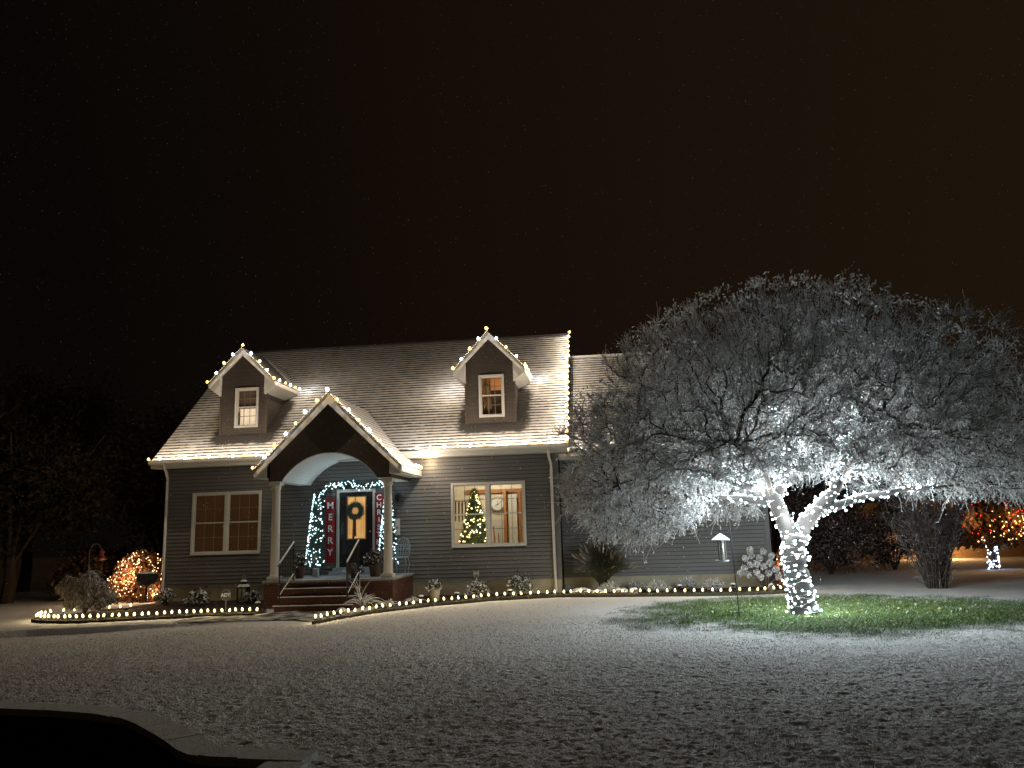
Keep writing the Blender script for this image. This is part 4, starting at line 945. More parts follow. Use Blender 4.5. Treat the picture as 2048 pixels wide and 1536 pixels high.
    for nm, ids, n, lab, nl in groups:
        P = []; base = None; paths = []
        lens = [np.linalg.norm(np.diff(SP[i][0], axis=0), axis=1).sum() for i in ids]
        wts = [l*(SP[i][1].mean()+.06) for l, i in zip(lens, ids)]
        for i, wt in zip(ids, wts):
            X, Rr = SP[i]; k = int(n*wt/sum(wts)); dd = np.r_[0, np.cumsum(np.linalg.norm(np.diff(X, axis=0), axis=1))]
            if i == 0: k = n
            u = np.linspace(.03, .99, k)
            if i in (1, 2, 5): u = u**1.25
            ts = u*dd[-1]; pc = np.stack([np.interp(ts, dd, X[:, j]) for j in range(3)], 1); rr = np.interp(ts, dd, Rr)
            tg = unit(np.gradient(pc, axis=0)); A1 = unit(np.cross(tg, [0, 1, .1])); B1 = np.cross(tg, A1)
            turn = np.cumsum(np.full(k, 2*PI/(9.4 if i == 0 else 6.6)))+rng.normal(size=k)*.55
            o_ = A1*np.cos(turn)[:, None]+B1*np.sin(turn)[:, None]; q = pc+o_*(rr[:, None]+.012)+rng.normal(size=(k, 3))*.024; paths.append((q, o_))
        q = np.concatenate([p for p, _ in paths]); oo = np.concatenate([p for _, p in paths]); base = Vector(q[0]); sr = empty('tree_lights', base); T(sr, lab, 'string lights', 'light strings wound on the tree')
        b = MB()
        for p, _ in paths: b.tube([tuple(v-np.array(base)) for v in p], .0035, 3, cap=False)
        b.build('cord', m_wire, sr)
        near = np.argsort(q[:, 1]); one = set(near[:98].tolist())
        rest = MB()
        for j in range(len(q)):
            if j in one:
                w2 = link('bulb', bm, sr, Vector(q[j])-base); w2.rotation_euler = tuple(rng.random(3)*6); w2.scale = (rng.uniform(.6, 1.15),)*3
            else:
                s0 = len(rest.v); cc = q[j]-np.array(base); rest.lathe(tuple(cc-np.array([0, 0, .02])), [(.013, 0), (.025, .015), (.022, .03), (.005, .045)], 7)
        T(rest.build('bulbs', m_led, sr), kind='stuff')
        for j in np.linspace(2, len(q)-3, nl).astype(int):
            lamp(Vector(q[j]+oo[j]*.26)-base, TREEW*(.22 if nm == 'trunk' else (.34 if q[j][0] < 15 or q[j][2] > 2.1 else .58)), (.80, .935, 1), sr)
big_tree()

# ================================================================ OTHER PLANTS
def mound(name, label, cat, c, rx, ry, h, n, mats, group=None, up_=.4, leafn=0, leaf=.05, rad=.004, stems=.5):
    """low shrub: stems fanning from the foot, fine twigs over its dome"""
    root = empty(name, c); T(root, label, cat, group)
    N = n; az = rng.random(N)*2*PI; el = rng.random(N)**.6; tip = np.stack([rx*np.cos(az)*el, ry*np.sin(az)*el, h*np.sqrt(np.clip(1-el**2*.9, 0, 1))*(.65+.4*rng.random(N))], 1)
    k = max(8, int(N*.12)); st = np.zeros((k, 3)); st[:, :2] = rng.normal(size=(k, 2))*.04; tp = tip[:k]
    mid = st*.5+tp*.5+np.c_[np.zeros((k, 2)), np.full(k, h*.18)]
    V, F = tubes(np.stack([st, mid, tp], 1), np.tile(np.array([rad*2.2, rad*1.6, rad])[None], (k, 1)), 4)
    link('stems', np_mesh('stems', V, F, [mats[0]]), root)
    a = tip*(.45+.4*rng.random((N, 1))); d1 = unit(tip-a+rng.normal(size=(N, 3))*h*.25+np.array([0, 0, up_*h])); L = h*(.18+.25*rng.random((N, 1)))
    b1 = a+d1*L*.5; b2 = b1+unit(d1+rng.normal(size=(N, 3))*.5)*L*.5; V, F = tubes(np.stack([a, b1, b2], 1), np.tile(np.array([rad, rad*.9, rad*.6])[None], (N, 1)), 3)
    parts = [(V, F, 0)]
    if leafn:
        i = rng.integers(0, N, leafn); lv, lf = leaves(b1[i]*.5+b2[i]*.5+rng.normal(size=(leafn, 3))*leaf*.7, leaf, .5, .2); parts.append((lv, lf, 1))
    V, F, Mi = merge(parts); link('foliage', np_mesh('foliage', V, F, list(mats[1:]), Mi), root); return root
m_fl = frosted('frosted_foliage', (.05, .06, .03), -.05, .5, nscale=20, namp=.9)
m_brownleaf = frosted('rusty_leaf', (.16, .06, .03), .2, .9, nscale=20)
TW = (m_bark, m_twig, m_leaf); TF = (m_bark, m_twig_bare, m_fl)
# snow-dusted cushions along the wing
for (x, y, rx, h, lab) in ((12.25, -.38, .30, .24, 'rounded snow-capped cushion plant in front of the ornamental grass'), (12.95, .22, .22, .22, 'small dark snow-dusted shrub against the wing wall beside the ornamental grass'),
        (13.45, -.38, .34, .26, 'snow-capped cushion shrub near the lights, left of the middle of the wing wall'), (14.25, .12, .36, .28, 'dark snow-flecked shrub close to the wing foundation, behind the other two'), (14.85, -.42, .30, .27, 'snow-capped cushion shrub just left of the feeder pole')):
    mound('cushion_shrub', lab, 'shrub', (x, y, -.5), rx, rx*.8, h, 700, TW, 'cushion shrubs along the wing', leafn=900, leaf=.035)
mound('bed_shrub', 'frosted leafy shrub below the right-hand window, left of centre', 'shrub', (8.95, -.75, -.5), .33, .26, .36, 260, TF, 'shrubs below the right-hand window', leafn=650, leaf=.06)
mound('bed_shrub', 'taller frosted leafy shrub between the right-hand window and the downspout', 'shrub', (10.0, -.45, -.5), .34, .26, .46, 260, TF, 'shrubs below the right-hand window', leafn=650, leaf=.06)
mound('bed_shrub', 'low twiggy shrub beside the left downspout', 'shrub', (.55, -.8, -.5), .30, .25, .36, 260, TF, 'shrubs below the left-hand window', leafn=350, leaf=.06)
mound('bed_shrub', 'frosted broad-leaved plant below the left-hand window', 'shrub', (1.65, -1.2, -.5), .30, .25, .34, 200, TF, 'shrubs below the left-hand window', leafn=300, leaf=.08)
mound('bed_shrub', 'dark bushy plant at the foot of the large garden lantern', 'shrub', (3.05, -.95, -.5), .26, .2, .30, 240, TF, 'shrubs below the left-hand window', leafn=300, leaf=.05)
# weeping snowy shrub at the far left of the bed
def weeping():
    root = empty('weeping_shrub', (-.35, -2.75, -.5)); T(root, 'snow-laden weeping shrub inside the loop of path lights at the far left', 'shrub')
    K = 4600; c = np.array([0, 0, 0.]); stm = []
    tops = np.array([[.1, 0, .92], [-.2, .05, .66], [.38, 0, .66], [-.52, .1, .84], [-.80, .12, .70], [.6, .05, .42], [-.3, -.22, .34], [.2, -.28, .38], [.5, -.12, .28], [0, -.32, .46], [.1, -.1, .8], [-.15, -.15, .7], [.62, .1, .42], [-.4, -.1, .6]])
    sp_ = np.stack([np.stack([tops[k]*0, tops[k]*np.array([.25, .25, .6]), tops[k]*np.array([.6, .6, .98]), tops[k]]) for k in range(len(tops))]); V, F = tubes(sp_, np.tile(np.array([.028, .024, .018, .012])[None], (len(tops), 1)), 5)
    link('stems', np_mesh('stems', V, F, [m_bark]), root)
    w_ = np.array([4, 5, 3, 1.5, 1.8, 3.5, 3, 4, 3, 3, 4, 4, 3, 4.]); i = rng.choice(len(tops), K, p=w_/w_.sum()); st = tops[i]*(.7+.3*rng.random((K, 1)))+rng.normal(size=(K, 3))*.05
    dr = unit(np.c_[rng.normal(size=(K, 2))+tops[i][:, :2]*.6, rng.random(K)*.4]); bl = (.55+.65*rng.random(len(tops)))[i][:, None]; L = (.10+.32*rng.random((K, 1))**1.4)*bl*np.clip(tops[i][:, 2:]+.1, .4, 1)
    L = np.where((i == 3)[:, None] | (i == 4)[:, None], L*.5, L)
    p1 = st+dr*L*.25; p2 = p1+unit(dr*.7+[0, 0, -.5])*L*.35; p3 = p2+unit(dr*.6+rng.normal(size=(K, 3))*.35+[0, 0, -.8])*L*.5; V, F = tubes(np.stack([st, p1, p2, p3], 1), np.tile(np.array([.006, .006, .005, .003])[None], (K, 1)), 3)
    lv, lf = leaves(np.concatenate([p2, p3]), .055, .3, 1.5); V, F, Mi = merge([(V, F, 0), (lv, lf, 1)]); V[:, 2] = np.maximum(V[:, 2], .01)
    link('foliage', np_mesh('foliage', V, F, [m_twig_bare, m_dry], Mi), root)
weeping()
# shrub strung with amber lights behind the left corner
def lit_bush(name, label, c, rx, ry, h, n, nl, leds, col, power, leafcol, llabel, z0=0.0, trunk=0, grp=None, ledr=.014, nlights=4, group2=None):
    root = empty(name, c); T(root, label, 'tree' if trunk else 'shrub', grp)
    P = unit(rng.normal(size=(n, 3)))*rng.random((n, 1))**.3; P[:, 2] = np.abs(P[:, 2]) if not trunk else P[:, 2]
    P = P*np.array([rx, ry, h])+np.array([0, 0, z0]); lv, lf = leaves(P, .08 if not trunk else .2, .5, .3)
    k = 60; tipp = P[:k]; s0 = np.tile(np.array([[0, 0, z0*.7]]), (k, 1)); V, F = tubes(np.stack([s0, (s0+tipp)*.5+rng.normal(size=(k, 3))*.05, tipp], 1), np.tile(np.array([.02, .014, .006])[None], (k, 1)), 4)
    link('branches', np_mesh('branches', V, F, [m_dbark]), root); link('foliage', np_mesh('foliage', lv, lf, [leafcol]), root)
    if trunk: b = MB(); b.tube([(0, 0, 0), (.05, 0, z0*.5), (0, 0, z0)], [trunk, trunk*.9, trunk*.8], 8); b.build('trunk', m_dbark, root)
    sr = empty('shrub_lights' if not trunk else 'tree_lights', c); T(sr, llabel, 'string lights', group2)
    for (m, cnt, fn) in leds:
        Q = fn(cnt); bm = bulb_mesh('led_bulb', ledr, ledr*2, m, 6); use = min(cnt, 100//len(leds))
        o = np.argsort(Q[:, 1])
        for j in o[:use]: link('bulb', bm, sr, Vector(Q[j]))
        if cnt > use:
            b = MB()
            for j in o[use:]: b.lathe(tuple(Q[j]), [(ledr*.5, 0), (ledr, ledr*.7), (ledr*.4, ledr*2)], 6)
            T(b.build('bulbs', m, sr), kind='stuff')
    Q = leds[0][2](26); q2 = Q[np.argsort(Q[:, 1])]; b = MB(); b.tube([tuple(v) for v in Q[np.argsort(Q[:, 0])]], .003, 3, cap=False); b.build('cord', m_dwire, sr)
    for k in range(nlights):
        a = 6.28*k/nlights; lamp((rx*.75*math.cos(a), -ry*(.6+.5*abs(math.sin(a))), z0+h*.55*(1 if k % 2 else .2)), power/nlights, col, sr)
    return root
def dome(rx, ry, h, z0=0, zmin=.05):
    def f(n):
        q = unit(rng.normal(size=(n, 3)))*(.8+.22*rng.random((n, 1))); q[:, 2] = np.abs(q[:, 2]); q[:, 1] = np.where(rng.random(n) < .75, -np.abs(q[:, 1]), q[:, 1]); return q*np.array([rx, ry, h])+np.array([0, 0, z0+zmin])
    return f
m_rust = mat('rust_leaf', (.32, .16, .075), .8, noise=(5, (.20, .09, .045), .3, .7))
lit_bush('lit_shrub', 'rounded shrub glowing with amber string lights beyond the left corner of the house', (-1.25, 1.0, -.5), 1.0, .7, 1.40, 5200, 0, [(m_amber, 300, dome(1.0, .7, 1.34))], (1, .60, .32), 60, m_rust, 'tangle of amber string lights over the rounded shrub at the left corner of the house')
# hydrangea and red-lit shrub by the wing end
def hydrangea():
    root = empty('hydrangea', (16.15, -.25, -.5)); T(root, 'hydrangea with round snow-covered flower heads at the right end of the wing', 'shrub')
    b = MB(); heads = [(-.52, -.1, .52), (-.35, -.05, .60), (-.22, -.1, .42), (-.42, 0, .36), (-.05, -.1, .55), (.08, 0, .38), (-.28, .1, .82), (-.1, .05, .76), (-.46, .02, .75), (.12, -.1, .64), (-.14, -.15, .30), (.26, 0, .47), (-.6, 0, .40), (.0, 0, .92), (-.33, 0, .95), (.2, .05, .80), (.3, -.1, .3), (-.2, -.12, .62)]
    for x, y, z in heads: b.tube([(random.uniform(-.04, .04), 0, 0), (x*.4, y*.4, z*.6), (x, y, z-.03)], [.009, .007, .005], 4)
    b.build('stems', m_bark, root)
    for x, y, z in heads:
        n = 240; q = unit(rng.normal(size=(n, 3))); r = random.uniform(.062, .09); lv, lf = leaves(q*r*.75+rng.normal(size=(n, 3))*.008, .035, .8, 0)
        link('flower_head', np_mesh('flower_head', lv, lf, [m_snow_fl]), root, (x, y, z))
m_snow_fl = frosted('snowy_flower', (.32, .26, .2), -.3, .2)
hydrangea()
lit_bush('lit_shrub', 'small rusty shrub with orange lights behind the hydrangea', (16.72, .05, -.5), .26, .24, 1.05, 1500, 0, [(m_amber, 26, dome(.26, .24, 1.0))], (1, .35, .1), 2.2, m_rust, 'few orange lights in the small rusty shrub behind the hydrangea', nlights=2)
# ornamental grass
def blades(c, n, h, spread, wd, mats, name, label, cat, group=None, droop=.5, up_frac=0, plumes=0):
    root = empty(name, c); T(root, label, cat, group)
    az = rng.random(n)*2*PI; lean = spread*(.15+.85*rng.random(n)); H = h*(.6+.4*rng.random(n)); lean[:int(n*up_frac)] *= .3
    t = np.linspace(0, 1, 6)[None, :, None]; d = np.stack([np.cos(az), np.sin(az)], 1)
    xy = d[:, None]*lean[:, None, None]*(t**1.6)+rng.normal(size=(n, 1, 2))*.025; z = H[:, None, None]*(t-droop*(lean/spread)[:, None, None]*t**3)
    P = np.concatenate([xy, z], 2); R = wd*np.array([.8, 1, 1, .9, .6, .15])[None]*np.ones((n, 1)); V, F = tubes(P, R, 3)
    V[:, 2] = np.maximum(V[:, 2], .008); link('blades', np_mesh('blades', V, F, [mats]), root)
    if plumes:
        a = P[:plumes, -1]; dd = unit(P[:plumes, -1]-P[:plumes, -3]); e = a+dd*.16+[0, 0, .03]; V, F = tubes(np.stack([a, a*.5+e*.5, e], 1), np.tile(np.array([.006, .02, .006])[None], (plumes, 1)), 5); link('plumes', np_mesh('plumes', V, F, [m_dry]), root)
    return root
m_blade = frosted('straw_blade', (.055, .052, .03), .6, 1.2, nscale=4, namp=1); m_sblade = frosted('snowy_blade', (.09, .09, .05), -.5, .25, nscale=15, namp=.8)
blades((12.1, -.05, -.5), 2200, 1.5, .82, .007, m_blade, 'ornamental_grass', 'tall arching ornamental grass with pale plumes in the corner of the wing', 'ornamental grass', droop=.45, plumes=60)
sp_root = blades((6.72, -3.35, -.5), 46, .55, .58, .014, m_sblade, 'spiky_plant', 'large spiky snow-covered plant fanning out beside the porch steps', 'spiky plant', droop=.75, up_frac=.12)
r_ = blades((6.66, -3.3, -.3), 7, .62, .3, .014, m_sblade, 'spiky_plant', None, None, droop=.1)
for c_ in list(r_.children): c_.name = 'upright_leaves'; c_.parent = sp_root; c_.location = (-.06, .05, .2)
bpy.data.objects.remove(r_)
blades((7.2, -2.95, -.5), 60, .26, .34, .008, m_sblade, 'grass_tuft', 'low snowy tuft right of the large spiky plant', 'grass tuft', 'low tufts along the right-hand bed', droop=.7)
blades((7.62, -2.25, -.5), 60, .24, .30, .008, m_sblade, 'grass_tuft', 'low snowy tuft between the porch base and the pale flower pot', 'grass tuft', 'low tufts along the right-hand bed', droop=.7)
# vase-shaped bare shrub at right
def vase_shrub():
    c = np.array([20.1, -.5, -.56]); root = empty('bare_shrub', c); T(root, 'tall bare multi-stemmed shrub standing right of the light-wrapped tree', 'shrub')
    n = 85; az = rng.random(n)*2*PI; el = rng.random(n)**.6; t = np.linspace(0, 1, 7)[None, :, None]; H = 2.15+.6*rng.random(n)-el*.5
    d = np.stack([np.cos(az)*.95, np.sin(az)*.8], 1)*el[:, None]; base = np.stack([np.cos(az), np.sin(az)], 1)*.27*rng.random((n, 1))
    P = np.concatenate([base[:, None]+d[:, None]*(t**1.25)+np.cumsum(rng.normal(size=(n, 7, 2))*.022, 1), H[:, None, None]*t**.95], 2); R = np.array([.022, .019, .016, .013, .010, .008, .005])[None]*(.6+.6*rng.random((n, 1)))
    V, F = tubes(P, R, 5); link('stems', np_mesh('stems', V, F, [m_bark2]), root)
    K = 3600; i = rng.integers(0, n, K); j = rng.integers(1, 7, K); f = rng.random((K, 1)); st = P[i, j-1]*(1-f)+P[i, j]*f; dr = unit(rng.normal(size=(K, 3))*.7+unit(P[i, j]-P[i, j-1])+[0, 0, .3]); L = .12+.3*rng.random((K, 1))
    p1 = st+dr*L*.5; p2 = p1+unit(dr+rng.normal(size=(K, 3))*.35)*L*.5; V, F = tubes(np.stack([st, p1, p2], 1), np.tile(np.array([.006, .005, .003])[None], (K, 1)), 3); link('twigs', np_mesh('twigs', V, F, [m_twig_bare]), root)
m_bark2 = frosted('brown_stem', (.09, .06, .045), .3, 1.0)
vase_shrub()
# dim background trees and bushes
def bg_tree(c, rx, ry, h, z0, label, n, leafm, trunk=.22, ls=.13, name='background_tree', cat='tree', grp='dark trees at the back'):
    root = empty(name, c); T(root, label, cat, grp)
    b = MB(); tops = []
    if trunk:
        b.tube([(0, 0, -.1), (.1, 0, z0*.6), (-.05, 0, z0+h*.4)], [trunk, trunk*.8, trunk*.4], 8)
        for k in range(9):
            a = 2*PI*k/9+.3; t = .35+.6*random.random(); s = Vector((0, 0, z0*.7+h*.25*random.random())); e = Vector((rx*t*math.cos(a), ry*t*math.sin(a), z0+h*(.5+.4*random.random()))); b.tube([s, s.lerp(e, .5)+Vector((0, 0, .2)), e], [trunk*.35, trunk*.22, .02], 5)
    else:
        for k in range(14): a = 2*PI*k/14; b.tube([(0, 0, 0), (rx*.4*math.cos(a), ry*.4*math.sin(a), h*.5), (rx*.8*math.cos(a), ry*.8*math.sin(a), h*.8)], [.03, .02, .01], 4)
    b.build('trunk' if trunk else 'stems', m_dbark, root)
    kc = 34; cc = unit(rng.normal(size=(kc, 3)))*rng.random((kc, 1))**.4*np.array([rx, ry, h*.5])*.85+np.array([0, 0, z0+h*.5]); i = rng.integers(0, kc, n)
    P = cc[i]+rng.normal(size=(n, 3))*np.array([rx, ry, h*.5])*.17; P[:, 2] = np.maximum(P[:, 2], .05); lv, lf = leaves(P, ls, .45, .4)
    K = n//3; st = cc[i[:K]]; en = P[:K]; V, F = tubes(np.stack([st, st*.5+en*.5+rng.normal(size=(K, 3))*.06, en], 1), np.tile(np.array([.012, .01, .006])[None], (K, 1)), 3)
    V, F, Mi = merge([(lv, lf, 0), (V, F, 1)]); link('crown' if trunk else 'foliage', np_mesh('crown', V, F, [leafm, m_dbark], Mi), root)
m_dl2 = mat('olive_leaf', (.033, .023, .011), .9, spec=.1); m_dl3 = mat('umber_leaf', (.05, .03, .016), .9, spec=.1); m_dl4 = mat('reddish_twig', (.28, .19, .165), .9, spec=.1)
bg_tree((-5.6, 1.2, -.6), 2.7, 2.2, 4.6, 1.2, 'dark leafy tree fading into the night at the left edge', 16000, m_dl2)
bg_tree((-3.2, 5.5, -.6), 2.6, 2.2, 5.2, 1.3, 'dark brownish tree between the left edge and the house', 8000, m_dl3)
bg_tree((-8.8, 6.0, -.6), 3.4, 2.6, 7.2, 1.5, 'tallest dark tree at the far left, barely visible', 8000, m_dleaf)
bg_tree((-3.3, 1.8, -.6), 1.3, 1.0, 1.9, 0, 'low dark bush under the trees left of the lit shrub', 3200, m_dl3, trunk=0, ls=.12, name='background_bush', cat='bush', grp='dark bushes at the back')
bg_tree((19.2, 5.2, -.6), 1.7, 1.1, 2.9, 0, 'dark reddish bush behind the trunk of the light-wrapped tree', 9000, m_dl4, trunk=0, ls=.06, name='background_bush', cat='bush', grp='dark bushes at the back')
bg_tree((21.6, 6.6, -.6), 1.5, 1.0, 2.5, 0, 'twiggy brown bush just left of the tall bare shrub', 7000, m_dl4, trunk=0, ls=.06, name='background_bush', cat='bush', grp='dark bushes at the back')
# neighbour's tree with red, warm and white lights
def shell(cx, cz, rx, rz, ry=1.0, x0=-9, x1=9):
    def f(n):
        q = unit(rng.normal(size=(n*6, 3)))*(.55+.5*rng.random((n*6, 1))); q[:, 1] = -np.abs(q[:, 1]); q = q*np.array([rx, ry, rz])+np.array([cx, 0, cz]); q = q[(q[:, 0] > x0) & (q[:, 0] < x1)]; return q[:n]
    return f
def far_trunk(n):
    a = rng.random(n)*2*PI; return np.stack([.17*np.cos(a), -.17*np.abs(np.sin(a)), .05+.95*rng.random(n)], 1)
m_blue = mat('blue_white_led', (.7, .8, 1), .3, emit=((.55, .70, 1), 6), mis=False); m_gold = mat('gold_led', (1, .75, .3), .3, emit=((1, .66, .20), 4.5), mis=False)
lit_bush('lit_tree', 'distant small tree with orange leaves, a bluish white lit trunk and red and gold lights', (24.2, 5.6, -.6), 1.45, 1.0, .72, 2600, 0,
    [(m_red, 150, shell(0, 1.5, 1.35, .62)), (m_gold, 200, shell(.35, 1.35, 1.2, .55)), (m_blue, 75, far_trunk), (m_amber, 36, shell(-.2, .98, .95, .12))], (1, .52, .2), 26, mat('orange_leaf', (.13, .07, .03), .8), 'red, gold and bluish white lights on the distant tree at the right edge', z0=1.45, trunk=.13, ledr=.02, nlights=5)
# neighbouring low building with horizontal boards, hedge
def neighbour():
    root = empty('neighbouring_building', (27, 12.5, -.6)); T(root, 'low brown horizontally boarded building in the distance behind the red-lit tree', 'building')
    b = MB(); z = 0
    while z < 2.3: b.poly([(-7, -.03, z), (8, -.03, z), (8, 0, z+.2), (-7, 0, z+.2)]); b.poly([(-7, 0.0, z), (8, 0.0, z), (8, -.03, z), (-7, -.03, z)]); z += .2
    b.box(-7, 8, .01, 5, 0, 2.3); b.build('wall', mat('brown_board', (.20, .12, .055), .8), root)
    b = MB(); b.prism([(-7.3, -.4, 2.3), (-7.3, 5.4, 2.3), (-7.3, 2.5, 3.5)], (15.6, 0, 0)); b.build('roof', mat('neighbour_roof', (.10, .08, .06), .9), root)
neighbour()
r = empty('wall_lamp', (25.07, 12.36, -.2)); T(r, 'small lit wall lamp on the distant building, seen through the bare shrub', 'wall lamp')
b = MB(); b.lathe((0, 0, 0), [(.03, -.1), (.07, -.08), (.08, .08), (.03, .12)], 8); b.build('lamp_glass', mat('lamp_lit', (1, .85, .6), .4, emit=((1, .85, .6), 4), mis=False), r)
b = MB(); b.box(-.04, .04, .07, .12, -.05, .1); b.lathe((0, 0, .12), [(.09, 0), (.02, .06)], 8); b.build('lamp_bracket', m_dark, r)
lamp((0, -.6, -.05), 220, (1, .58, .25), r)

# ================================================================ GARDEN THINGS
def feeder():
    root = empty('bird_feeder', (14.42, -5.2, .97)); T(root, 'tube bird feeder with a snow-topped conical roof hanging left of the lit trunk', 'bird feeder')
    b = MB(); b.lathe((0, 0, 0), [(.175, -.12), (.172, -.108), (.05, -.02), (.012, 0)], 20); b.build('roof', mat('feeder_roof', (.62, .66, .72), .5, noise=(14, (.75, .77, .8), .4, .6)), root)
    b = MB(); b.lathe((0, 0, 0), [(.062, -.50), (.062, -.12)], 16); b.build('seed_tube', mat('clear_tube', (.22, .22, .19), .15, spec=.8, noise=(30, (.08, .07, .05), .4, .6)), root)
    for a in (0, 2.1, 4.2):
        b = MB(); b.tube([(.085*math.cos(a), .085*math.sin(a), -.51), (.085*math.cos(a), .085*math.sin(a), -.11)], .006, 5); b.build('rod', mat('steel', (.5, .52, .54), .35, metal=.6), root)
    b = MB(); b.lathe((0, 0, 0), [(.08, -.54), (.13, -.525), (.135, -.50), (.12, -.505)], 16); b.build('tray', mat('tray_metal', (.42, .44, .45), .5), root)
    b = MB(); b.tube([(0, 0, -.01), (0, .0, .12), (.01, 0, .14), (.02, -.02, .3)], .005, 5); b.build('hanger', m_dark, root)
    b = MB(); b.tube([(14.60, -5.59, -.58), (14.585, -5.57, .3), (14.56, -5.5, 1.3), (14.53, -5.4, 1.5), (14.47, -5.28, 1.48), (14.43, -5.22, 1.3)], .011, 6)
    p = T(b.build('feeder_pole', m_dark), 'thin black garden pole standing in the green grass beside the bird feeder', 'pole')
    b = MB(); b.tube([(14.48, -5.59, -.47), (14.62, -5.6, -.47)], .009, 5); b.tube([(14.48, -5.59, -.47), (14.48, -5.59, -.57)], .008, 5); b.build('foot_bar', m_dark, p)
feeder()
def hook():
    b = MB(); a = [(-.17+.17*math.cos(PI-PI*k/10)+.0, 0, .17*math.sin(PI*k/10)) for k in range(11)]
    x0 = -1.52; pts = [(x0, -1, -.55), (x0, -1, .92)]+[(x0+.17+.17*math.cos(PI-PI*k/10), -1, .92+.2*math.sin(PI*k/10)) for k in range(1, 11)]+[(x0+.38, -1, .96)]
    T(b.build('garden_hook', mat('grey_iron', (.10, .09, .08), .6)) if False else (b.tube(pts, .012, 6), b.build('garden_hook', mat('grey_iron', (.10, .09, .08), .6)))[1], 'thin curved garden hook holding the red feeder at the far left', 'garden hook')
    r = empty('hanging_feeder', (x0+.36, -1, .93)); T(r, 'small red hanging feeder on the curved hook at the far left', 'bird feeder')
    m = mat('red_plastic', (.45, .05, .03), .4)
    b = MB(); b.lathe((0, 0, 0), [(.02, 0), (.06, -.02), (.05, -.05)], 12); b.build('top', m, r); b = MB(); b.lathe((0, 0, 0), [(.045, -.05), (.05, -.16), (.035, -.19)], 12); b.build('bottle', mat('red_nectar', (.30, .04, .03), .2), r)
    b = MB(); b.lathe((0, 0, 0), [(.04, -.19), (.09, -.20), (.095, -.225), (.03, -.24)], 12); b.build('dish', mat('red_dish', (.5, .16, .12), .5), r)
hook()
# dark kettle-shaped planter in front of the lit shrub
r = empty('round_planter', (-.33, -.2, -.5)); T(r, 'dark round bowl planter with snow on its rim in front of the amber-lit shrub', 'planter')
b = MB(); b.lathe((0, 0, .42), [(.06, 0), (.2, .06), (.27, .18), (.28, .34), (.25, .36), (.24, .34)], 18); b.build('bowl', mat('bowl_dark', (.02, .018, .016), .7), r)
b = MB(); b.tube([(0, 0, 0), (0, 0, .44)], .03, 8); b.box(-.12, .12, -.12, .12, 0, .03); b.build('stand', m_dark, r)
b = MB(); b.lathe((0, 0, .76), [(.255, 0), (.25, .03), (.12, .055), (.02, .05)], 18); b.build('snow_cap', m_snowcap, r)
# large garden lantern
r = empty('garden_lantern', (2.73, -.8, -.5)); T(r, 'large dark garden lantern with a snow-capped roof below the left-hand window', 'lantern')
b = MB(); b.box(-.13, .13, -.13, .13, .0, .03)
for sx in (-1, 1):
    for sy in (-1, 1): b.box(sx*.115-.012, sx*.115+.012, sy*.115-.012, sy*.115+.012, .03, .36)
b.box(-.13, .13, -.13, .13, .36, .385); b.box(-.006, .006, -.122, -.112, .03, .36); b.build('frame', m_dark, r)
b = MB(); b.box(-.108, .108, -.108, .108, .032, .355); b.build('glass', mat('dull_glass', (.05, .05, .045), .2), r)
b = MB(); b.lathe((0, 0, .386), [(.19, 0), (.11, .07), (.07, .09), (.06, .14), (.09, .15), (.02, .2)], 4); b.build('roof', m_dark, r)
b = MB(); b.lathe((0, 0, .40), [(.17, 0), (.12, .055), (.11, .06)], 10); b.lathe((0, 0, .535), [(.095, 0), (.06, .03), (.02, .045)], 10); b.build('snow_cap', m_snowcap, r)
b = MB(); pts = [(.045*math.cos(2*PI*k/12), 0, .64+.045*math.sin(2*PI*k/12)) for k in range(13)]; b.tube(pts, .010, 6, cap=False); b.build('ring', mat('ring_metal', (.3, .28, .25), .5), r)
# security sign
def text_mesh(txt, size, ext, m, bold=.0, font=None):
    cu = bpy.data.curves.new('t', 'FONT'); cu.body = txt; cu.size = size; cu.extrude = ext; cu.align_x = 'CENTER'; cu.align_y = 'CENTER'; cu.offset = bold
    o = bpy.data.objects.new('t', cu); C.objects.link(o); bpy.context.view_layer.update()
    me = bpy.data.meshes.new_from_object(o.evaluated_get(bpy.context.evaluated_depsgraph_get())); bpy.data.objects.remove(o); me.materials.clear(); me.materials.append(m); return me
r = empty('yard_sign', (3.30, -2.95, -.5)); T(r, 'dark blue octagonal yard sign with white letters in the left-hand bed', 'sign')
b = MB(); oc = [(.125*math.cos(PI/8+k*PI/4), 0, .36+.125*math.sin(PI/8+k*PI/4)) for k in range(8)]; b.prism(oc, (0, .012, 0)); b.build('panel', mat('sign_blue', (.02, .03, .09), .4), r)
b = MB(); b.tube(oc+[oc[0]], .005, 4, cap=False); b.build('border', mat('sign_grey', (.4, .4, .42), .5), r)
b = MB(); b.tube([(0, .016, -.05), (0, .016, .40)], .008, 6); b.build('post', mat('post_grey', (.4, .38, .33), .5), r)
o = link('lettering', text_mesh('ADT', .115, .002, mat('sign_white', (.75, .75, .75), .5), .004), r, (0, -.006, .355)); o.rotation_euler = (PI/2, 0, 0)
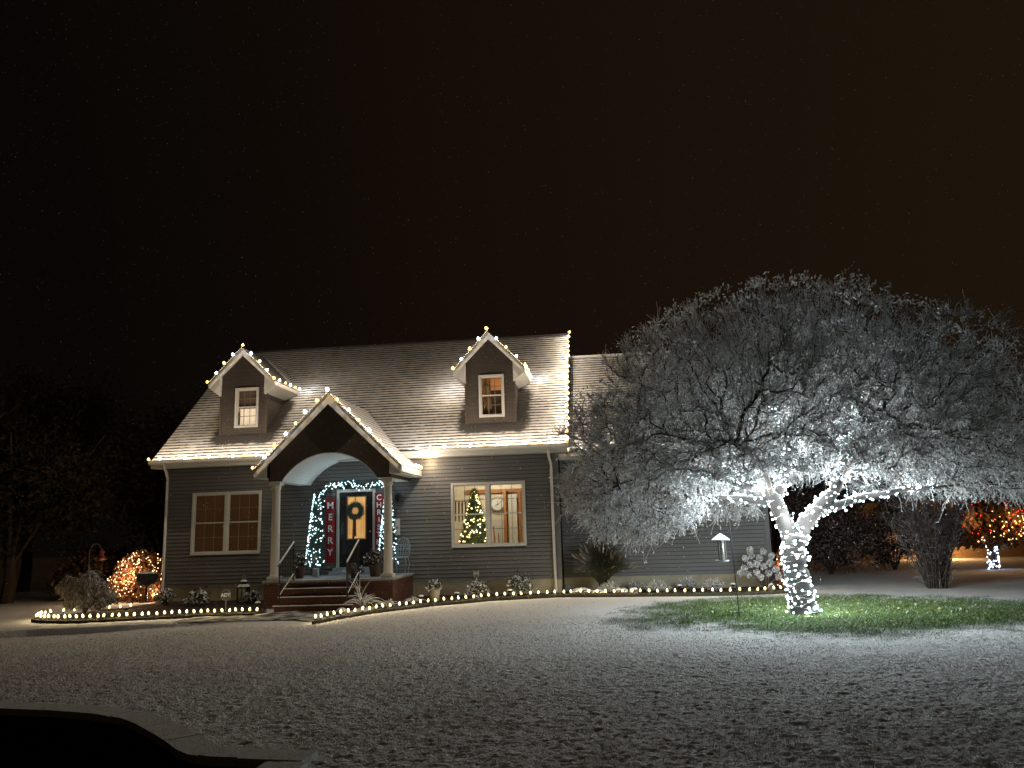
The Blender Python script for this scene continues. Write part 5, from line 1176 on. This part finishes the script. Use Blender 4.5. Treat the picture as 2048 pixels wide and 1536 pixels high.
# little solar lights with snow caps
SOL = [(7.75, -2.0, 'near the porch base, left of the pale flower pot'), (8.5, -1.35, 'right of the pale flower pot'), (9.75, -.8, 'between the two shrubs below the right-hand window'), (4.0, -2.75, 'right of the blue yard sign'), (1.05, -3.3, 'in the left-hand bed near the house corner'), (15.3, -.5, 'in the wing bed right of the feeder pole'), (14.0, -.55, 'between the cushion shrubs of the wing bed')]
for x, y, wh in SOL:
    r = empty('solar_light', (x, y, -.5)); T(r, 'low snow-capped solar light %s' % wh, 'solar light', 'solar garden lights')
    b = MB(); b.tube([(0, 0, -.05), (0, 0, .10)], .01, 6); b.build('stake', m_dark, r)
    b = MB(); b.lathe((0, 0, .1), [(.035, 0), (.05, .04), (.055, .05)], 10); b.build('lamp_head', m_dark, r)
    b = MB(); b.lathe((0, 0, .15), [(.065, 0), (.06, .02), (.03, .035)], 10); b.build('snow_cap', m_snowcap, r)
# pale flower pot
def potted(loc, r0, h, potm, label, plant_r, plant_h, leafn, grp, group=None, leafm=None):
    r = empty('potted_plant', loc); T(r, label, 'potted plant', group)
    b = MB(); b.lathe((0, 0, 0), [(r0*.72, 0), (r0*.95, h*.85), (r0*1.05, h*.86), (r0*1.05, h), (r0*.9, h), (r0*.85, h*.93)], 16); b.build('pot', potm, r)
    n = leafn; q = unit(rng.normal(size=(n, 3)))*rng.random((n, 1))**.4; q[:, 2] = np.abs(q[:, 2]); P = q*np.array([plant_r, plant_r, plant_h])+[0, 0, h]; lv, lf = leaves(P, .06, .4, .1)
    k = n//4; s0 = np.zeros((k, 3)); s0[:, 2] = h*.9; V, F = tubes(np.stack([s0, s0*.4+P[:k]*.6, P[:k]], 1), np.full((k, 3), .004), 3); V, F, Mi = merge([(V, F, 1), (lv, lf, 0)])
    link('foliage', np_mesh('foliage', V, F, [leafm or m_fl, m_twig_bare], Mi), r); return r
m_pp = frosted('dull_plant', (.06, .04, .035), .25, 1.0, nscale=20)
potted((7.98, -1.55, -.5), .15, .30, mat('pale_pot', (.42, .38, .32), .8, noise=(8, (.3, .27, .22), .4, .6)), 'pale stone flower pot with a small frosted plant in the right-hand bed', .20, .20, 400, None)
m_terr = mat('brown_pot', (.11, .06, .04), .7)
potted((6.40, -1.25, .10), .17, .33, m_terr, 'dark bushy plant in a brown pot beside the right porch column', .30, .34, 900, None, leafm=m_pp)
potted((6.02, -1.75, .10), .11, .14, m_dark, 'low frosted plant in a small dark pot at the top of the steps', .22, .24, 500, None, leafm=m_pp)
potted((4.42, -1.25, .10), .13, .30, m_terr, 'snow-flecked plant in a slim brown pot left of the porch steps', .17, .34, 350, None, leafm=m_fl)
# garden stones and ornament
for i, (x, y, sx, sz, lab) in enumerate(((11.55, -.35, .28, .14, 'low snow-topped rock beside the foot of the downspout'), (11.95, -.62, .2, .1, 'flat snowy rock in front of the ornamental grass'), (12.55, -.62, .22, .12, 'snowy rock right of the round cushion plant by the grass'), (12.85, -.72, .13, .14, 'small upright snowy stone behind the path lights near the ornamental grass'), (16.2, -.62, .10, .16, 'narrow pale stone standing near the trunk end of the path lights'), (6.42, -3.9, .14, .1, 'small snow-capped stone between the steps and the spiky plant'))):
    n, k = 10, 6; b = MB(); random.seed(i+40)
    b.lathe((0, 0, 0), [(sx*.95, -.03), (sx, sz*.3), (sx*.8, sz*.75), (sx*.4, sz), (sx*.05, sz*1.03)], 9)
    b.v = [(v[0]*random.uniform(.8, 1.15), v[1]*random.uniform(.5, .7), v[2]*random.uniform(.85, 1.1)) for v in b.v]
    o = b.build('garden_rock', frosted('snowy_rock%d' % i, (.12, .10, .085), .2, .5, nscale=12, namp=.6), None, loc=(x, y, -.5)); T(o, lab, 'rock', 'rocks in the right-hand bed')
b = MB(); b.tube([(0, 0, 0), (0, 0, .5)], .005, 5)
b.prism([(-.07, -.01, .50), (-.02, -.01, .54), (.02, -.01, .54), (.07, -.01, .50), (.07, -.01, .64), (.03, -.01, .60), (-.03, -.01, .60), (-.07, -.01, .64)], (0, .015, 0))
b.prism([(-.06, -.01, .44), (-.02, -.01, .50), (.02, -.01, .50), (.06, -.01, .44), (.05, -.01, .50), (-.05, -.01, .50)], (0, .012, 0))
T(b.build('garden_ornament', mat('dull_metal', (.45, .42, .36), .6), None, loc=(8.83, -.32, -.5)), 'small butterfly-shaped metal ornament on a stake against the foundation', 'garden ornament')

# ================================================================ PORCH THINGS
m_fir = mat('dark_fir', (.035, .06, .045), .8)
def needles(P, L, rg=rng):
    n = len(P); d = unit(rg.normal(size=(n, 3))); return tubes(np.stack([P, P+d*L*.5, P+d*L], 1), np.full((n, 3), .004), 3)
def leds_on(root, Q, bm, m, r=.016):
    o = np.argsort(Q[:, 1])
    for j in o[:98]: link('bulb', bm, root, Vector(Q[j]))
    if len(o) > 98:
        b = MB()
        for j in o[98:]: b.lathe(tuple(Q[j]), [(r*.5, 0), (r, r*.7), (r*.4, r*2)], 6)
        T(b.build('bulbs', m, root), kind='stuff')
bm_l = bulb_mesh('led_bulb', .014, .028, m_led, 6)
for x, lab in ((4.55, 'slim lit fir tree in a pot left of the front door'), (6.52, 'slim lit fir tree in a pot right of the front door, partly behind the column')):
    r = empty('potted_fir', (x, -.45, .10)); T(r, lab, 'fir tree', 'slim fir trees flanking the door')
    b = MB(); b.lathe((0, 0, 0), [(.09, 0), (.12, .17), (.125, .2), (.1, .2)], 14); b.build('pot', m_dark, r)
    b = MB(); b.tube([(0, 0, .15), (0, 0, 2.0)], [.02, .008], 6); b.build('trunk', m_dbark, r)
    n = 3200; t = rng.random(n)**.8; a = rng.random(n)*6.28; R_ = (.06+.22*(1-t)**.8)*rng.random(n)**.5; P = np.stack([R_*np.cos(a), R_*np.sin(a), .22+1.9*t], 1); V, F = needles(P, .07); link('foliage', np_mesh('foliage', V, F, [m_fir]), r)
    sr = empty('fir_lights', (x, -.45, .10)); T(sr, 'bluish white lights covering the slim fir %s of the front door' % ('left' if x < 5 else 'right'), 'string lights', 'light strings round the front door')
    n = 170; t = rng.random(n)**.9; a = -PI*rng.random(n)*1.1; R_ = (.06+.22*(1-t)**.8); leds_on(sr, np.stack([R_*np.cos(a), R_*np.sin(a), .25+1.9*t], 1), bm_l, m_led)
    th = np.linspace(0, 40, 160); b = MB(); b.tube([((.05+.2*(1-u/40))*math.cos(u), (.05+.2*(1-u/40))*math.sin(u), .25+1.85*u/40) for u in th], .003, 3, cap=False); b.build('cord', m_dwire, sr)
    for z in (.5, 1.2, 1.9): lamp((random.uniform(-.1, .1), -.32, z), 2.4, (.72, .93, 1), sr)
def garland():
    path = np.array([(4.58, -.16, 1.9), (4.58, -.17, 2.2), (4.78, -.16, 2.42), (5.2, -.15, 2.47), (5.6, -.15, 2.46), (6.0, -.15, 2.44), (6.3, -.17, 2.5), (6.42, -.17, 2.35), (6.44, -.16, 2.0)])
    P, _ = smooth_path(path, np.ones(len(path)), 12); r = empty('garland', tuple(path[0])); T(r, 'fir garland arched over the front door', 'garland'); O = path[0]
    b = MB(); b.tube([tuple(p-O) for p in P], .02, 6); b.build('vine', m_dbark, r)
    n = 2600; i = rng.integers(0, len(P), n); V, F = needles(P[i]-O+rng.normal(size=(n, 3))*np.array([.03, .02, .03]), .08); link('foliage', np_mesh('foliage', V, F, [m_fir]), r)
    sr = empty('garland_lights', tuple(path[0])); T(sr, 'bluish white lights twined through the garland over the front door', 'string lights', 'light strings round the front door')
    n = 130; i = rng.integers(0, len(P), n); leds_on(sr, P[i]-O+rng.normal(size=(n, 3))*np.array([.05, .015, .05])-np.array([0, .07, 0]), bm_l, m_led)
    b = MB(); b.tube([tuple(p-O-np.array([0, .05, 0])+rng.normal(size=3)*.01) for p in P[::3]], .003, 3); b.build('cord', m_dwire, sr)
    for k in (10, 30, 50, 70, 85): lamp(Vector(P[k]-O)+Vector((0, -.24, -.02)), 1.9, (.72, .93, 1), sr)
garland()
def plaid():
    m = mat('red_plaid', (.30, .02, .025), .85); n = m.node_tree; b = n.nodes['Principled BSDF']; t = n.nodes.new('ShaderNodeTexCoord')
    s = n.nodes.new('ShaderNodeSeparateXYZ'); n.links.new(t.outputs['Object'], s.inputs[0]); outs = []
    for ax in ('X', 'Z'):
        a = n.nodes.new('ShaderNodeMath'); a.operation = 'MULTIPLY'; a.inputs[1].default_value = 1/.06; n.links.new(s.outputs[ax], a.inputs[0])
        f = n.nodes.new('ShaderNodeMath'); f.operation = 'FRACT'; n.links.new(a.outputs[0], f.inputs[0])
        g = n.nodes.new('ShaderNodeMath'); g.operation = 'GREATER_THAN'; g.inputs[1].default_value = .5; n.links.new(f.outputs[0], g.inputs[0]); outs.append(g)
    a = n.nodes.new('ShaderNodeMath'); a.operation = 'ADD'; n.links.new(outs[0].outputs[0], a.inputs[0]); n.links.new(outs[1].outputs[0], a.inputs[1])
    h = n.nodes.new('ShaderNodeMath'); h.operation = 'MULTIPLY'; h.inputs[1].default_value = .5; n.links.new(a.outputs[0], h.inputs[0])
    r = n.nodes.new('ShaderNodeValToRGB'); r.color_ramp.elements[0].color = (.36, .02, .03, 1); r.color_ramp.elements[1].color = (.05, .006, .008, 1); n.links.new(h.outputs[0], r.inputs[0]); n.links.new(r.outputs[0], b.inputs['Base Color']); return m
m_plaid = plaid(); m_let = mat('white_letter', (.75, .73, .7), .7)
for x, wd, txt, top, bot, sz, lab in ((4.83, .25, 'MERRY', 2.17, .40, .25, 'red plaid hanging banner reading MERRY left of the door'), (6.185, .25, 'CHRISTMAS', 2.24, .40, .20, 'red plaid hanging banner reading CHRISTMAS right of the door')):
    r = empty('banner', (x, -.13, bot)); T(r, lab, 'banner', 'banners beside the door')
    b = MB(); H = top-bot; n = 12
    for k in range(n):
        z0, z1 = H*k/n, H*(k+1)/n; f = lambda z: .008*math.sin(z*5); b.prism([(-wd/2, f(z0), z0), (wd/2, f(z0), z0), (wd/2, f(z1), z1), (-wd/2, f(z1), z1)], (0, .006, 0))
    b.build('cloth', m_plaid, r)
    b = MB(); b.tube([(-wd/2-.02, 0, H), (wd/2+.02, 0, H)], .008, 6); b.build('rod', m_dark, r)
    k = len(txt); x0 = .18 if k == 5 else .12
    for i, ch in enumerate(txt):
        z = H-(.23 if k == 5 else .13)-i*(.312 if k == 5 else .197); o = link('letter', text_mesh(ch, sz, .002, m_let, .003), r, (.0, -.016, z)); o.rotation_euler = (PI/2, 0, 0)
# wreath
r = empty('wreath', (5.50, -.06, 1.78)); T(r, 'round fir wreath with a hanging ribbon on the front door', 'wreath')
n = 3000; a = rng.random(n)*2*PI; rr = .175+rng.normal(size=n)*.025; V, F = needles(np.stack([rr*np.cos(a), rng.normal(size=n)*.02-.02, rr*np.sin(a)], 1), .06); link('foliage', np_mesh('foliage', V, F, [mat('wreath_green', (.10, .14, .12), .8)]), r)
b = MB(); b.tube([(.18*math.cos(2*PI*k/20), 0, .18*math.sin(2*PI*k/20)) for k in range(21)], .012, 5, cap=False); b.build('ring', m_dbark, r)
b = MB(); b.box(-.006, .006, -.012, -.006, .17, .52); b.build('hanger', m_dark, r)
b = MB()
for sx, l in ((-1, .78), (.3, .70)): b.prism([(sx*.02-.028, -.05, -.14), (sx*.02+.028, -.05, -.14), (sx*.045+.03, -.03, -l), (sx*.045, -.03, -l+.04), (sx*.045-.03, -.03, -l)], (0, .005, 0))
for sx in (-1, 1): b.prism([(0, -.06, -.15), (sx*.07, -.06, -.09), (sx*.08, -.06, -.16), (0, -.06, -.17)], (0, .01, 0))
b.build('ribbon', mat('plum_ribbon', (.13, .035, .03), .7), r)
# wall board, patio chair, white box
r = empty('wall_board', (6.66, -.05, 1.10)); T(r, 'small white board on the wall right of the porch column', 'wall board')
b = MB(); b.box(-.075, .075, -.01, .01, 0, .43); b.build('panel', mat('board_white', (.5, .5, .5), .6), r); b = MB(); b.lathe((0, 0, 0), [(.035, 0), (.036, .004)], 12); b.v = [(v[0], -.011-v[2], v[1]+.2) for v in b.v]; b.build('emblem', mat('board_grey', (.2, .2, .2), .6), r)
def chair():
    r = empty('patio_chair', (6.93, -.72, .10)); r.scale = (.85, .85, 1); T(r, 'ornate dark metal patio chair on the right side of the porch', 'chair'); m = mat('chair_metal', (.20, .26, .31), .45)
    for sx in (-1, 1):
        for sy in (-1, 1): b = MB(); b.tube([(sx*.17, sy*.17, .44), (sx*.21, sy*.21, .25), (sx*.17, sy*.18, .1), (sx*.22, sy*.22, 0)], .014, 6); b.build('leg', m, r)
    b = MB(); b.lathe((0, 0, .43), [(.21, 0), (.225, .012), (.21, .025)], 18); b.build('seat', m, r)
    b = MB(); y = .19; ar = [(-.2, y, .46), (-.23, y+.05, .7), (-.15, y+.07, .88), (0, y+.08, .95), (.15, y+.07, .88), (.23, y+.05, .7), (.2, y, .46)]; b.tube(ar, .015, 6)
    for k in range(-2, 3): b.tube([(k*.07, y, .46), (k*.09+.02, y+.04, .66), (k*.05, y+.07, .90)], .009, 5)
    for q in range(3): b.tube([(.06*math.cos(2*PI*k/10)+(q-1)*.1, y+.05, .70+.06*math.sin(2*PI*k/10)) for k in range(11)], .008, 5, cap=False)
    b.build('backrest', m, r)
    for sx in (-1, 1): b = MB(); b.tube([(sx*.22, y+.04, .66), (sx*.26, 0, .67), (sx*.23, -.18, .64), (sx*.18, -.16, .45)], .012, 6); b.build('armrest', m, r)
chair()
b = MB(); b.box(-.07, .07, -.05, .05, 0, .20); b.box(-.075, .075, -.055, .055, .20, .215); b.box(-.03, .03, -.052, -.05, .06, .15)
T(b.build('white_box', mat('box_white', (.6, .6, .6), .7), None, loc=(4.70, -.85, .103)), 'small white box standing on the porch floor below the left banner', 'box')

# indoor tree
r = empty('christmas_tree', (8.62, .95, .12)); T(r, 'indoor Christmas tree with warm lights behind the left pane of the right-hand window', 'christmas tree')
b = MB(); b.tube([(0, 0, 0), (0, 0, 2.0)], [.03, .008], 6); b.build('trunk', m_dbark, r)
n = 9000; t = rng.random(n)**1.15; a = rng.random(n)*6.28; R_ = (.04+.52*(1-t)**.9)*rng.random(n)**.45; V, F = needles(np.stack([R_*np.cos(a), R_*np.sin(a), .3+1.85*t], 1), .08); link('foliage', np_mesh('foliage', V, F, [mat('indoor_fir', (.05, .085, .02), .8)]), r)
sr = empty('christmas_tree_lights', (8.62, .95, .12)); T(sr, 'warm white lights on the indoor Christmas tree', 'string lights')
n = 105; t = rng.random(n)**1.1; a = -PI*rng.random(n); R_ = .04+.50*(1-t)**.9; leds_on(sr, np.stack([R_*np.cos(a), R_*np.sin(a), .35+1.75*t], 1), bulb_mesh('led_bulb', .019, .038, m_xmas, 6), m_xmas)
b = MB(); b.tube([((.05+.46*(1-u/40))*math.cos(u), (.05+.46*(1-u/40))*math.sin(u), .35+1.7*u/40) for u in np.linspace(0, 40, 160)], .003, 3, cap=False); b.build('cord', m_dwire, sr)
for z in (.9, 1.4, 1.9): lamp((.1, -.58, z), 4.5, (1, .75, .35), sr)

# falling snow
n = 9000; dist = 6.5+13*rng.random(n)**.7; px = (rng.random(n)-.5)*1.36; py = (rng.random(n)-.5)*1.02
Pf = np.array(M.translation)+dist[:, None]*(np.array(fw)[None]+px[:, None]*np.array(r2)[None]+py[:, None]*np.array(u2)[None]); Pf = Pf[Pf[:, 2] > -.45]; Pf = Pf[Pf[:, 1] < -2.3]; n = len(Pf)
oc = np.array([(1, 0, 0), (-1, 0, 0), (0, 1, 0), (0, -1, 0), (0, 0, 1.3), (0, 0, -1.3)]); ft = np.array([(0, 2, 4), (2, 1, 4), (1, 3, 4), (3, 0, 4), (2, 0, 5), (1, 2, 5), (3, 1, 5), (0, 3, 5)])
V = (Pf[:, None]+oc[None]*(.0026+.0036*rng.random((n, 1, 1)))).reshape(-1, 3); F = (np.arange(n)[:, None, None]*6+ft[None]).reshape(-1, 3)
T(link('falling_snow', np_mesh('falling_snow', V, F, [mat('snowflake', (.8, .8, .82), .8)])), 'fine snowflakes falling through the night air in front of the house', 'falling snow', kind='stuff')
